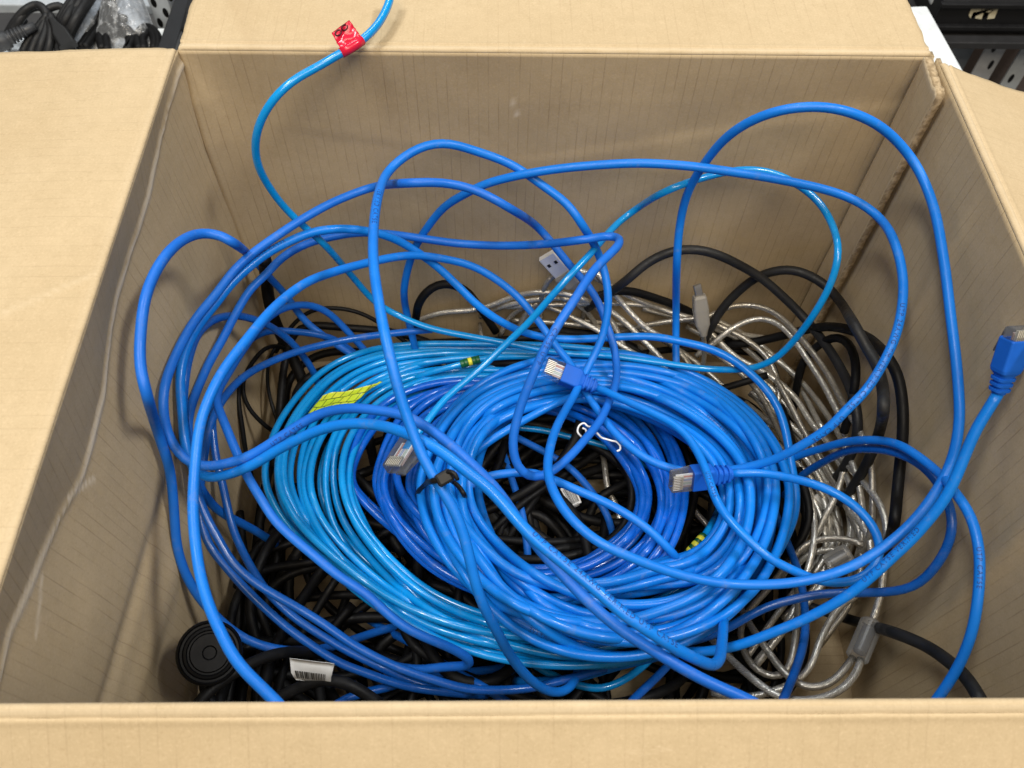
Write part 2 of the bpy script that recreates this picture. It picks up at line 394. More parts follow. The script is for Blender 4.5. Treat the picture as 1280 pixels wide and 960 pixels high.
# flaps: profile bends off the wall top and runs outward
def flap(p0, p1, outw, droop, length, label=None, sag=0.0, nu=150, seed=0, taper=(0.0, 0.0), curl=0.0, rb=None, score=1.0, marks=()):
    RB = rb or .0016
    p0 = np.array(p0); p1 = np.array(p1); o = np.array(outw, float); phm = R(90+droop)
    prof = []; ln = 0
    na = 9
    for k in range(na+1):
        ph = phm*k/na; prof.append((RB*(1-math.cos(ph)), -RB+RB*math.sin(ph), RB*ph))
    ox, oz, l0 = prof[-1]; t = (math.sin(phm), math.cos(phm))
    ds = np.concatenate([lin(.0004, .010, 22), lin(.0115, length, 52)])
    for d in ds:
        groove = score*(-.0005*math.exp(-((d-.0024)/.0005)**2)+.00035*math.exp(-((d-.0040)/.0012)**2))
        a = phm+curl*d/length; tt = (math.sin(a), math.cos(a))
        prof.append((ox+tt[0]*d+groove*(-tt[1]) if False else ox+tt[0]*d, oz+tt[1]*d+groove, l0+d))
    nv = len(prof); G = np.zeros((nu, nv, 3)); UV = np.zeros((nu, nv, 2)); W = np.zeros((nu, nv))
    ax = (p1-p0); Lx = np.linalg.norm(ax); ax /= Lx
    for i in range(nu):
        s = i/(nu-1)
        for j, (a, b, l) in enumerate(prof):
            s2 = s*Lx
            k = max(0, j-na)/(nv-na)
            if i == 0: s2 += .0008*nz(l, seed, 1, 130)+.0012*nz(l, seed, 2, 40)
            if i == nu-1: s2 += .0008*nz(l, seed, 3, 130)+.0012*nz(l, seed, 4, 40)
            s2 += (taper[0]*(1-s)+taper[1]*s)*k
            p = p0+ax*s2+o*a; fl = min(1, max(0, (l-l0)/.03))
            z = RIM+b+fl*(.0022*nz(p[0], p[1], seed, 9)+.0005*nz(p[0], p[1], seed+4, 45))-sag*fl*math.sin(math.pi*s)
            z += .0005*abs(nz(s2, seed, 8, 40))*max(0, 1-abs(l-l0-.004)/.02)
            G[i, j] = (p[0], p[1], z); UV[i, j] = (s2+p0[0]+p0[1], l)
            if l-l0 < 0: W[i, j] = (.06+.10*nz(s2, l, seed, 90))*score
            elif l-l0 < .0035: W[i, j] = .18*score*(1-(l-l0)/.0035)
    for ma, mb in marks:
        A = ma[:2]; B = mb[:2]; Q = G[:, :, :2]; t = np.clip(((Q-A)@(B-A))/((B-A)@(B-A)), 0, 1); dd = np.linalg.norm(Q-(A+t[..., None]*(B-A)), axis=2)
        G[:, :, 2] += .0005*np.clip(1-dd/.004, 0, 1); W = np.maximum(W, .12*np.clip(1-dd/.002, 0, 1))
    return sheet('flap', G, UV, W, label, flip=False, mat=KRAFT_LIT)
flap((X0, Y0+.001, 0), (X0, Y1-.0006, 0), (-1, 0, 0), 2.0, .165, seed=1, nu=150, score=.3, marks=[(at(0, 392, 0), at(118, 344, 0))])
flap((X0+.0012, Y1, 0), (X1-.0035, Y1, 0), (0, 1, 0), -1.0, .165, seed=2, nu=170)
flap((X1, Y1-.007, 0), (X1, Y0+.001, 0), (1, 0, 0), 19.0, .165, seed=3, nu=150)
flap((X1-.001, Y0, 0), (X0+.001, Y0, 0), (0, -1, 0), 38.0, .165, seed=4, nu=150)

# ------------------------------------------------------------------ cables: paths
# a path point is (x, y[, h]): h = mm above the rim (negative: down in the box), or 'b20'/'r20'/'l20' = mm off the back / right / left wall
CABLES = []
def crom(P, step):
    P = np.asarray(P, float); n = len(P)
    if n == 2: return P, np.array([0, 1.])
    E = np.vstack([2*P[0]-P[1], P, 2*P[-1]-P[-2]])
    d = np.maximum(np.linalg.norm(np.diff(E[:, :2], axis=0), axis=1), 1e-6)**.5
    t = np.concatenate([[0], np.cumsum(d)]); out = []; prm = []
    for i in range(1, n):
        t0, t1, t2, t3 = t[i-1:i+3]; k = max(2, int(np.linalg.norm(P[i]-P[i-1])/step)+1)
        T = np.linspace(t1, t2, k, endpoint=False)[:, None]
        A1 = (t1-T)/(t1-t0)*E[i-1]+(T-t0)/(t1-t0)*E[i]; A2 = (t2-T)/(t2-t1)*E[i]+(T-t1)/(t2-t1)*E[i+1]; A3 = (t3-T)/(t3-t2)*E[i+1]+(T-t2)/(t3-t2)*E[i+2]
        B1 = (t2-T)/(t2-t0)*A1+(T-t0)/(t2-t0)*A2; B2 = (t3-T)/(t3-t1)*A2+(T-t1)/(t3-t1)*A3
        out.append((t2-T)/(t2-t1)*B1+(T-t1)/(t2-t1)*B2); prm.append((i-1)+(T[:, 0]-t1)/(t2-t1))
    out.append(P[-1:]); prm.append(np.array([n-1.]))
    return np.vstack(out), np.concatenate(prm)
def smax_of(d, r):
    """farthest depth along the view line that still lies inside the box (or on top of a flap)"""
    s0 = (RIM-CAM[2])/d[:, 2]
    X = d[:, 0]*s0; Y = d[:, 1]*s0
    inside = ((X > X0) & (X < X1-.006) & (Y > Y0) & (Y < Y1)) | (Y < Y0+.004)
    big = np.full(len(d), 1e9)
    sx = np.where(d[:, 0] > 0, (X1-.0075-r)/np.maximum(d[:, 0], 1e-9), np.where(d[:, 0] < 0, (X0-.001+r)/np.minimum(d[:, 0], -1e-9), big))
    sy = (Y1-.0035-r)/np.maximum(d[:, 1], 1e-9); sz = (.009+r-CAM[2])/d[:, 2]
    s_in = np.minimum(np.minimum(sx, sy), sz)
    s_out = (RIM+.0035+r-CAM[2])/d[:, 2]
    return np.where(inside, s_in, s_out)
def smin_of(d, r):
    return (Y0+.004+r)/np.maximum(d[:, 1], 1e-6)
def cable(key, d_mm, mat, pts, step=.0045, raw=None, pin=0.0, free=True):
    if mat in (AZURE, ROYAL, MIDB, CYAN, COBALT, NAVY): d_mm *= .91
    r = d_mm/2000
    if raw is None:
        XY = np.array([p[:2] for p in pts], float); n = len(pts)
        S = np.full(n, np.nan)
        for i, p in enumerate(pts):
            if len(p) < 3: continue
            d = ray(p[0], p[1]); h = p[2]
            if isinstance(h, str):
                o = float(h[1:])/1000
                S[i] = {'b': (Y1-.0035-r-o)/d[1], 'r': (X1-.0075-r-o)/d[0], 'l': (X0+r+o)/d[0]}[h[0]]
            else: S[i] = (RIM+h/1000-CAM[2])/d[2]
        k = ~np.isnan(S); al = np.concatenate([[0], np.cumsum(np.linalg.norm(np.diff(XY, axis=0), axis=1))])
        S = np.interp(al, al[k], S[k])
        C, prm = crom(np.column_stack([XY, S*100]), 3.0)
        # smooth the depth a little
        D = np.array([ray(x, y) for x, y in C[:, :2]]); s = C[:, 2]/100
        P = CAM+D*s[:, None]
    else:
        P, prm = crom(raw, .004); prm = prm
    al = np.concatenate([[0], np.cumsum(np.linalg.norm(np.diff(P, axis=0), axis=1))])
    n = max(4, int(al[-1]/step)); q = np.linspace(0, al[-1], n+1)
    P = np.column_stack([np.interp(q, al, P[:, i]) for i in range(3)])
    V = P-CAM; s = V@fw; D = V/s[:, None]
    for _ in range(6):                     # keep the depth profile smooth
        s[1:-1] += .4*(.5*(s[:-2]+s[2:])-s[1:-1])
    c = dict(key=key, r=r, mat=mat, D=D, s=s, prm=np.interp(q, al, prm), free=free)
    CABLES.append(c); return c

# --- the three coils
def closed(P, n=720):
    P = np.array(P, float); Q = np.vstack([P[-2:], P, P[:3]])
    C, prm = crom(Q, 2.0); k = (prm >= 2) & (prm < 2+len(P)); C = C[k]
    al = np.concatenate([[0], np.cumsum(np.linalg.norm(np.diff(np.vstack([C, C[:1]]), axis=0), axis=1))])
    C = np.vstack([C, C[:1]]); q = np.linspace(0, al[-1], n, endpoint=False)
    return np.column_stack([np.interp(q, al, C[:, i]) for i in range(2)])
def coil(key, d_mm, mat, outer, inner, hfun, turns, layers, seed, ends=(None, None), kph=3, narrow=None, bias=1.0):
    g = np.random.default_rng(seed); O = closed(outer); I = closed(inner); n = len(O)
    nk = int(turns*kph)+4
    base = np.linspace(0, 1, turns+2); g.shuffle(base)
    tv = np.clip(np.repeat(base, kph)[:nk+4]+g.normal(0, .10, nk+4 if nk+4 <= len(base)*kph else len(np.repeat(base, kph)[:nk+4])), 0, 1)**bias
    lv = g.uniform(0, 1, len(tv))
    th = np.arange(0, turns*n, 6)
    ti = np.interp(th/n*kph, np.arange(len(tv)), tv); li = np.interp(th/n*kph, np.arange(len(lv)), lv)
    for _ in range(5):
        ti[1:-1] = .25*ti[:-2]+.5*ti[1:-1]+.25*ti[2:]; li[1:-1] = .25*li[:-2]+.5*li[1:-1]+.25*li[2:]
    wob = np.array([noise.noise(Vector((k*.030, seed*3.1, 0))) for k in range(len(th))])*.30
    ti = np.clip(ti+wob, 0, 1)
    idx = th % n
    XY = I[idx]*(1-ti)[:, None]+O[idx]*ti[:, None]
    pts = []
    for k in range(0, len(th), 4):
        x, y = XY[k]; pts.append((x, y, hfun(x, y)+layers*(li[k]-.5)))
    for q, dh in ((0, 46), (1, 30), (2, 12)): pts[q] = (*pts[q][:2], pts[q][2]-dh); pts[-1-q] = (*pts[-1-q][:2], pts[-1-q][2]-dh)
    if ends[0]: pts = list(ends[0])+pts[1:]
    if ends[1]: pts = pts[:-1]+list(ends[1])
    return cable(key, d_mm, mat, pts)

az_out = [(521,600),(545,535),(590,482),(660,452),(750,441),(830,450),(905,485),(960,540),(986,605),(978,670),(945,735),(890,785),(820,815),(740,822),(665,805),(600,765),(550,700),(527,650)]
az_in = [(596,605),(600,570),(617,538),(665,510),(735,500),(800,518),(852,545),(893,580),(905,615),(902,652),(868,692),(815,702),(765,710),(715,706),(672,693),(635,670),(612,648),(600,628)]
coil('azure_coil', 5.8, AZURE, az_out, az_in, lambda x, y: -196+(y-450)/370*40+max(0, (x-880))*.06, 20, 16, 3)
cy_out = [(330,600),(340,545),(375,490),(430,448),(500,432),(600,430),(720,434),(830,452),(910,490),(955,560),(968,640),(943,720),(880,786),(800,824),(700,838),(600,828),(500,793),(420,735),(360,670),(335,630)]
cy_in = [(438,610),(440,570),(458,535),(500,500),(560,480),(630,475),(720,478),(800,492),(860,520),(905,575),(910,650),(885,712),(820,750),(760,770),(690,770),(620,760),(550,735),(500,700),(462,660),(443,630)]
coil('cyan_coil', 4.9, CYAN, cy_out, cy_in, lambda x, y: -222+(y-450)/370*36+max(0, 480-x)*.12, 19, 14, 5)
co_out = [(428,600),(445,550),(480,505),(540,480),(620,475),(710,478),(790,500),(838,545),(856,600),(850,655),(822,708),(770,745),(690,760),(610,745),(530,710),(470,660),(440,625)]
co_in = [(555,610),(562,570),(585,540),(625,515),(665,512),(715,525),(755,550),(785,585),(800,620),(790,655),(755,685),(715,703),(660,708),(615,695),(580,668),(560,638),(555,622)]
coil('cobalt_coil', 5.3, COBALT, co_out, co_in, lambda x, y: -212+(y-480)/280*24, 19, 12, 8)

# --- loose blue cables
cable('tagged', 4.8, CYAN, [(490,-14,14),(487,2,12),(480,18,11),(471,33,10),(460,44,9.5),(448,54,9),(436,61,8.5),(420,70,7),(400,82,2),(362,104,'b24'),(334,135,'b30'),(320,170,'b34'),(322,205,'b34'),(342,242,'b32'),(368,272,'b30'),(405,305,'b36'),(440,345,-148),(470,378,-172),(510,400,-185),(545,412,-188),(590,421,-190),(640,430,-192),(700,441,-194),(763,445,-194),(815,452,-194),(850,457,-192),(881,461,-190),(922,462,-182),(942,460,-176),(968,449,-162),(985,434,-150),(1009,405,-128),(1030,372,-108),(1042,345,-95),(1048,314,-82),(1042,285,'b40'),(1028,258,'b26'),(1005,236,'b18'),(968,217,'b12'),(930,212,'b12'),(880,222,'b14'),(830,240,'b24'),(790,265,-108),(769,282,-108),(740,315,-108),(712,345,-108),(680,381,-122),(660,404,-132),(640,423,-140),(618,444,-147),(595,466,-152),(575,482,-155),(552,503,-158),(536,524,-160),(524,540,-162),(517,550,-164)])
cable('crossing', 5.5, MIDB, [(726,815,-220),(723,838,-207),(712,860,-195),(695,866,-186),(677,860,-175),(659,846,-160),(639,821,-140),(619,785,-115),(602,752,-98),(592,720,-86),(584,685,-76),(570,642,-66),(550,608,-58),(530,575,-52),(514,535,-44),(502,501,-36),(491,460,-26),(481,418,-20),(473,375,-20),(467,330,-24),(467,285,-30),(473,243,-36),(484,216,'b34'),(505,196,'b24'),(532,182,'b18'),(557,179,'b16'),(595,189,'b14'),(640,206,'b16'),(677,231,'b24'),(710,256,'b34'),(727,280,'b42'),(743,306,-108),(755,337,-118),(760,365,-126),(760,386,-134),(754,418,-145),(744,442,-153),(731,467,-160),(717,495,-152),(697,531,-138),(687,562,-126),(685,592,-116),(697,625,-108),(720,655,-105),(752,680,-106),(780,693,-110),(815,707,-116),(852,719,-121),(900,729,-126),(945,731,-128),(995,728,-124),(1045,716,-116),(1082,699,-109),(1125,668,-102),(1152,640,-97),(1176,605,-92),(1190,575,-86),(1199,530,-80),(1197,470,-74),(1189,400,-66),(1179,320,-56),(1166,255,-44),(1142,202,-30),(1100,158,'b40'),(1050,137,'b40'),(1000,134,'b38'),(950,146,'b34'),(910,170,'b28'),(880,205,'b21'),(860,240,'b20'),(850,280,'b24'),(846,330,'b36'),(845,390,-178),(845,448,-206),(846,470,-216)])
cable('front_to_back', 5.5, MIDB, [(362,896,-75),(342,874,-76),(317,850,-77),(295,826,-78),(277,793,-79),(261,757,-80),(250,718,-80),(244,677,-78),(241,635,-75),(243,592,-71),(250,530,-64),(264,491,-60),(281,460,-60),(304,430,-62),(343,384,-72),(383,353,-84),(420,339,-95),(445,332,-102),(495,321,-114),(520,319,-120),(557,324,-129),(594,334,-136),(641,365,-150),(672,400,-160),(693,430,-166),(716,459,-168),(733,492,-166),(746,511,-164),(762,534,-161),(786,558,-158),(813,576,-155),(848,588,-155),(880,590,-153),(912,588,-149),(938,583,-142),(971,573,-130),(1005,555,-116),(1040,532,-102),(1056,514,-95),(1082,489,-88),(1102,458,-80),(1119,422,-72),(1128,381,-66),(1128,340,-62),(1115,295,-58),(1097,270,'b46'),(1072,252,'b38'),(1035,238,'b34'),(960,222,'b32'),(915,215,'b32'),(865,208,'b30'),(802,204,'b26'),(752,206,'b24'),(690,212,'b22'),(640,221,'b20'),(607,230,'b18'),(582,242,'b16'),(556,258,'b14'),(538,279,'b14'),(520,307,'b16'),(510,335,'b18'),(505,362,'b24'),(507,385,-190),(513,410,-205),(520,440,-222)])
cable('bright_loop', 5.5, ROYAL, [(965,892,-84),(940,877,-84),(890,855,-82),(852,835,-80),(815,812,-78),(780,790,-76),(755,770,-74),(730,747,-72),(705,720,-70),(675,687,-68),(648,651,-67),(620,611,-66),(583,574,-65),(563,556,-65),(532,533,-66),(502,518,-68),(472,513,-70),(441,510,-74),(400,517,-82),(360,540,-90),(312,570,-100),(281,580,-106),(255,583,-110),(236,578,-111),(219,560,-110),(209,540,-108),(204,512,-105),(206,480,-102),(215,455,-98),(227,429,-95),(245,398,-92),(270,368,-90),(290,341,-88),(314,318,-86),(343,297,-84),(373,277,-82),(404,259,-82),(432,246,-84),(470,233,-84),(507,229,'b40'),(557,229,'b34'),(595,238,'b34'),(640,262,'b40'),(670,282,-112),(695,310,-124),(715,335,-134),(735,357,-144),(750,382,-152),(760,410,-160),(768,435,-166),(771,462,-168),(769,482,-166),(762,501,-162),(750,526,-156),(734,546,-150),(711,572,-145),(687,591,-142),(671,597,-140),(655,593,-136),(644,577,-130),(641,550,-122),(651,507,-108),(667,467,-94),(689,420,-80),(718,375,-74),(743,337,-76),(763,317,-80),(774,305,-86),(774,298,-92),(763,295,-98),(733,299,'b44'),(682,305,'b34'),(621,307,'b26'),(570,304,'b20'),(520,297,'b20'),(482,292,-122),(445,291,-120),(420,295,-118),(382,305,-117),(350,324,-118),(333,343,-120),(314,360,-122),(298,386,-126),(275,430,-132),(261,454,-136),(251,477,-140),(241,501,-144),(235,525,-148),(236,555,-154),(242,590,-162),(255,618,-172),(275,640,-184),(298,652,-196),(322,665,-212),(345,680,-228)])
cable('lettered_loop', 5.7, AZURE, [(872,690,-232),(888,712,-222),(899,735,-204),(905,758,-182),(904,785,-150),(902,808,-124),(899,825,-106),(891,832,-95),(877,827,-86),(847,812,-74),(815,791,-66),(780,768,-61),(752,743,-58),(722,718,-55),(690,692,-53),(665,671,-52),(640,643,-51),(614,613,-51),(583,589,-51),(553,565,-52),(518,546,-54),(482,533,-58),(441,529,-64),(400,537,-74),(373,549,-82),(342,565,-92),(322,578,-99),(292,591,-108),(262,597,-115),(245,590,-119),(232,560,-118),(228,515,-112),(225,480,-106),(227,455,-102),(235,430,-98),(251,402,-96),(270,379,-95),(290,353,-93),(310,335,-92),(333,317,-91),(363,301,-91),(395,289,-92),(432,286,-96),(460,289,-102),(490,297,-110),(520,314,-122),(545,332,-132),(570,355,-142),(595,380,-152),(621,399,-162),(651,414,-174),(682,422,-182),(712,424,-184),(743,423,-184),(780,421,-182),(820,421,-178),(851,427,-176),(882,434,-174),(910,446,-172),(934,463,-172),(959,488,-174),(975,515,-176),(984,548,-180),(989,580,-184),(995,615,-186),(993,645,-184),(983,670,-182),(968,698,-184),(950,722,-192),(930,745,-206)])
cable('left_wall_loop', 5.5, ROYAL, [(520,470,-236),(480,468,-228),(445,446,-218),(415,427,-208),(382,402,-195),(355,366,-175),(335,345,-160),(314,321,-140),(294,305,'l34'),(270,293,'l24'),(247,292,'l18'),(221,305,'l14'),(199,331,'l11'),(182,370,'l9'),(176,414,'l8'),(175,455,'l8'),(184,495,'l12'),(200,548,-122),(212,585,-134),(217,630,-146),(222,687,-158),(234,722,-166),(250,748,-174),(281,781,-186),(311,801,-193),(342,811,-198),(372,814,-200),(400,812,-206),(437,801,-216),(480,787,-228),(520,778,-240)])
cable('inner_left', 5.2, NAVY, [(440,505,-246),(412,510,-236),(401,491,-224),(393,467,-208),(371,435,-184),(353,418,-170),(333,405,-160),(310,397,-150),(290,394,-142),(266,400,-134),(249,414,-130),(237,443,-126),(231,475,-124),(229,511,-126),(234,552,-132),(243,597,-140),(250,626,-144),(261,653,-148),(275,677,-152),(289,702,-156),(308,720,-160),(332,737,-163),(362,754,-166),(403,779,-168),(440,805,-171),(470,822,-174),(501,836,-178),(542,850,-182),(582,861,-184),(623,863,-187),(663,860,-192),(694,853,-197),(727,844,-203),(770,832,-209),(812,821,-214),(850,806,-220)])
cable('back_arch_left', 5.2, NAVY, [(540,412,-196),(507,415,-192),(470,419,-190),(432,425,-186),(383,436,-178),(353,446,-172),(322,460,-165),(302,473,-158),(286,489,-153),(272,510,-150),(261,535,-150),(255,572,-154),(250,610,-160),(251,647,-165),(261,681,-170),(277,702,-173),(301,730,-177),(332,761,-182),(362,787,-186),(393,809,-189),(423,828,-192),(454,840,-195),(501,856,-200),(531,862,-203),(575,867,-212),(615,870,-224)])
cable('folded_end', 5.4, ROYAL, [(490,470,-238),(455,437,-222),(437,417,-208),(412,392,-194),(394,383,-184),(373,381,-174),(350,387,-166),(330,402,-158),(305,435,-148),(283,470,-138),(272,490,-130),(271,503,-124),(279,525,-119),(290,552,-117),(310,597,-119),(326,623,-122),(342,649,-126),(362,669,-130),(393,695,-135),(423,720,-139),(460,744,-143),(485,768,-147),(511,787,-151),(542,801,-156),(566,811,-161),(582,820,-166),(589,826,-170),(588,831,-175),(578,833,-180),(562,833,-185),(521,837,-194),(491,832,-202),(460,822,-214),(430,806,-226)])
cable('scuffed', 5.2, NAVY, [(455,452,-224),(420,425,-208),(390,417,-198),(360,414,-190),(333,414,-184),(306,430,-176),(284,462,-168),(270,497,-164),(265,525,-163),(267,552,-164),(271,578,-167),(278,605,-170),(284,632,-174),(291,661,-178),(306,695,-182),(318,716,-184),(330,735,-186),(350,756,-188),(372,775,-190),(403,795,-192),(433,813,-195),(470,831,-199),(505,848,-206),(545,862,-216)])
cable('plug_to_plug', 5.2, AZURE, [(745,484,-158),(757,489,-155),(780,500,-150),(815,516,-145),(840,529,-141),(858,544,-138),(873,567,-134),(884,592,-128),(891,615,-126),(901,636,-124),(918,657,-124),(942,681,-124),(965,700,-126),(983,709,-130),(1000,717,-134),(1020,725,-136),(1045,729,-136),(1068,726,-136),(1085,718,-134),(1096,705,-132),(1101,688,-129),(1097,669,-126),(1086,650,-124),(1066,630,-123),(1042,615,-124),(1011,603,-128),(981,596,-134),(950,591,-140),(930,591,-142),(914,592,-143)])
cable('right_plug', 5.6, AZURE, [(1248,491,-36),(1240,505,-40),(1222,533,-48),(1207,567,-58),(1192,604,-68),(1177,630,-76),(1160,651,-84),(1140,674,-92),(1115,697,-101),(1095,716,-108),(1060,744,-120),(1020,767,-132),(995,779,-138),(970,789,-144),(940,801,-151),(915,809,-158),(877,815,-168),(845,815,-180),(812,823,-194),(770,833,-206),(725,846,-214),(680,852,-222),(640,850,-232)])
cable('right_arch_front', 5.2, MIDB, [(960,592,-212),(975,583,-200),(992,572,-186),(1022,562,-166),(1060,552,-140),(1090,550,-124),(1122,555,-108),(1147,570,-100),(1172,590,-96),(1195,617,'r8'),(1212,642,'r7'),(1221,670,'r7'),(1225,700,'r7'),(1224,730,'r8'),(1221,760,'r9'),(1215,790,'r10'),(1202,825,'r12'),(1185,855,'r16'),(1164,884,'r22')])
cable('right_arch_back', 5.2, NAVY, [(980,620,-222),(993,603,-210),(1007,591,-196),(1030,577,-176),(1060,563,-150),(1090,561,-136),(1122,566,-122),(1147,578,-118),(1167,596,-124),(1182,620,-121),(1190,645,-121),(1189,670,-123),(1180,692,-127),(1165,714,-134),(1145,732,-140),(1120,739,-147),(1072,741,-155),(1022,743,-162),(985,751,-167),(960,758,-171),(927,775,-178),(905,788,-184),(870,800,-194),(840,808,-206)])
cable('right_upright', 5.2, NAVY, [(955,610,-240),(965,630,-232),(975,655,-224),(985,680,-217),(998,715,-208),(1005,750,-200),(1006,795,-190),(997,830,-182),(982,868,-174),(972,890,-170)])
cable('teal_underpass', 4.9, CYAN, [(640,800,-240),(652,818,-232),(677,837,-226),(705,850,-222),(727,858,-220),(752,861,-220),(780,850,-222),(800,836,-226),(815,822,-232),(830,800,-240)])
cable('short_diagonal', 5.2, NAVY, [(870,785,-238),(850,812,-228),(832,835,-220),(810,857,-212),(790,876,-206),(776,894,-202)])
cable('front_left_strand', 5.3, NAVY, [(405,893,-196),(427,876,-200),(450,867,-204),(482,860,-210),(515,850,-216),(560,843,-223),(620,836,-232),(670,826,-242)])
cable('under_diagonal', 5.2, NAVY, [(450,768,-244),(480,786,-236),(521,808,-226),(548,826,-220),(570,840,-216),(598,855,-214),(625,872,-212),(650,888,-210)])
cable('hole_strand', 5.4, MIDB, [(530,660,-222),(552,636,-196),(562,625,-184),(577,614,-174),(602,598,-164),(640,591,-157),(672,592,-152),(697,602,-148),(727,615,-145),(765,632,-145),(802,655,-149),(827,677,-156),(845,697,-166),(856,716,-180),(862,740,-200)])
cable('hole_thread', 4.6, CYAN, [(570,515,-226),(600,523,-222),(646,534,-218),(681,538,-216),(711,546,-214),(746,554,-214),(782,568,-216),(820,590,-224),(840,625,-236)])
cable('hole_back', 5.4, AZURE, [(556,622,-196),(570,592,-186),(583,576,-180),(600,560,-176),(620,546,-172),(661,522,-172),(690,507,-175),(715,496,-178),(745,484,-188),(775,478,-200)])
cable('hole_right', 5.2, ROYAL, [(590,520,-232),(620,533,-226),(652,550,-222),(690,570,-219),(715,587,-218),(740,615,-219),(757,640,-222),(765,662,-228),(763,685,-236)])
cable('hole_left', 5.2, ROYAL, [(612,540,-236),(628,565,-230),(640,600,-225),(650,630,-223),(657,667,-224),(660,700,-228),(660,725,-236)])

cable('striped_strand', 4.8, CYAN, [(905,612,-236),(897,640,-218),(889,656,-196),(880,671,-188),(870,682,-186),(860,693,-190),(848,704,-206),(830,718,-232)])
cable('striped_back', 4.8, CYAN, [(500,480,-226),(530,468,-214),(555,461,-208),(574,456,-204),(599,449,-203),(630,446,-206),(670,446,-212),(720,450,-220)])

# --- clear braided USB cables
def usb(key, mat, pts, d=4.2): return cable(key, d, mat, pts)
usb('usb_a', BRAID, [(706,343,-176),(716,338,-178),(724,337,-180),(739,344,-186),(763,358,-194),(783,368,-202),(804,378,-208),(814,381,-212),(841,391,-214),(866,398,-216),(894,406,-218),(912,414,-218),(938,420,-220),(958,422,-224)])
usb('usb_b', BRAID, [(745,340,-200),(763,361,-200),(783,385,-204),(800,403,-208),(815,416,-212),(831,422,-218),(850,440,-226),(870,470,-236),(890,510,-246)])
usb('usb_c', BRAID, [(700,372,-214),(727,376,-212),(745,378,-212),(763,388,-214),(783,404,-218),(796,417,-221),(812,433,-224),(829,451,-230),(850,480,-240)])
usb('usb_d', BRAID, [(520,402,-236),(540,394,-226),(560,390,-220),(590,388,-216),(617,381,-213),(641,371,-210),(674,365,-206),(706,367,-206),(727,373,-209),(752,388,-214),(770,410,-222),(782,440,-232),(790,470,-244)])
usb('usb_e', BRAID, [(600,396,-232),(617,387,-226),(641,380,-221),(672,374,-218),(700,372,-217),(722,380,-220),(742,400,-228),(755,430,-240)])
usb('usb_f', BRAID, [(625,420,-240),(640,392,-232),(657,384,-228),(682,382,-224),(702,390,-222),(722,400,-222),(749,414,-224),(773,430,-228),(800,446,-234),(830,465,-244)])
usb('usb_g', BRAIDG, [(672,378,-222),(660,389,-224),(650,405,-226),(646,426,-234),(640,455,-246)], 4.3)
usb('usb_h', BRAIDG, [(760,420,-236),(810,406,-220),(850,400,-214),(888,395,-208),(906,385,-202),(930,381,-198),(959,386,-195),(979,399,-194),(999,420,-193),(1020,446,-192),(1038,473,-192),(1054,505,-194),(1070,531,-197),(1082,555,-200),(1089,580,-203),(1091,610,-206),(1091,642,-210),(1086,675,-216),(1070,705,-226)], 4.3)
usb('usb_i', BRAID, [(870,445,-230),(898,424,-220),(914,411,-213),(934,401,-208),(953,398,-205),(973,405,-203),(993,425,-202),(1009,449,-201),(1028,478,-201),(1044,509,-203),(1055,532,-207),(1057,560,-211),(1054,591,-215),(1044,622,-219),(1031,647,-223),(1017,676,-228),(1000,700,-236)], 4.3)
usb('usb_j', BRAIDG, [(862,402,-222),(888,403,-218),(912,413,-216),(934,425,-216),(957,444,-217),(968,464,-219),(974,489,-223),(970,515,-230),(955,545,-240)])
usb('usb_k', BRAID, [(868,404,-224),(886,414,-222),(902,430,-222),(922,448,-222),(949,462,-221),(975,479,-220),(996,499,-219),(1011,524,-218),(1031,549,-218),(1054,575,-217),(1072,595,-216),(1091,616,-215),(1102,634,-213),(1108,658,-210),(1108,680,-207),(1105,705,-203),(1103,730,-199),(1097,757,-195),(1090,778,-192)], 4.3)
usb('usb_l', BRAID, [(858,408,-228),(875,417,-227),(894,427,-227),(910,440,-228),(926,456,-229),(940,474,-230),(955,496,-231),(977,520,-232),(1000,548,-232),(1017,577,-230),(1029,597,-228),(1046,620,-226),(1066,640,-224),(1082,663,-222),(1090,685,-222),(1085,710,-226)], 4.3)
usb('usb_m', BRAIDG, [(975,725,-236),(988,703,-228),(997,690,-224),(1011,678,-220),(1030,673,-217),(1048,673,-216),(1066,675,-216),(1080,682,-218)])
usb('usb_n', BRAID, [(990,715,-236),(1000,700,-230),(1012,692,-226),(1030,687,-222),(1050,687,-220)])
usb('usb_o', BRAID, [(975,590,-240),(988,613,-232),(1000,630,-228),(1009,648,-226),(1011,663,-226),(1002,677,-228),(985,690,-236)])
usb('ferrite_out', BRAID, [(1076,824,-190),(1074,834,-188),(1066,848,-186),(1052,862,-184),(1027,873,-183),(997,876,-184),(975,872,-188),(945,852,-196),(920,830,-204),(890,800,-216),(870,775,-228)], 4.3)
usb('ferrite_out2', BRAIDG, [(1066,822,-192),(1058,834,-190),(1046,848,-190),(1032,857,-191),(1010,860,-193),(985,846,-197),(962,817,-203),(937,780,-210),(920,752,-218),(905,725,-230)], 4.3)
usb('usb_p', BRAIDG, [(985,700,-238),(975,717,-230),(957,740,-224),(938,760,-222),(925,785,-222),(930,815,-218),(945,837,-212),(970,847,-208),(985,838,-206),(995,790,-210),(998,752,-218),(996,725,-230)])
usb('usb_q', BRAID, [(1070,745,-212),(1050,757,-208),(1040,772,-206),(1025,800,-204),(1015,830,-204),(997,851,-206),(972,862,-210),(930,872,-216),(890,866,-226)])
usb('usb_r', BRAID, [(720,545,-246),(750,560,-240),(757,592,-236),(760,615,-236),(775,640,-236),(772,665,-240),(760,690,-246)])
usb('usb_s', BRAIDG, [(850,600,-244),(862,625,-236),(872,645,-234),(890,662,-234),(880,690,-240),(850,700,-246)])
usb('usb_t', BRAIDG, [(600,405,-232),(602,425,-228),(606,440,-236)],3.6)
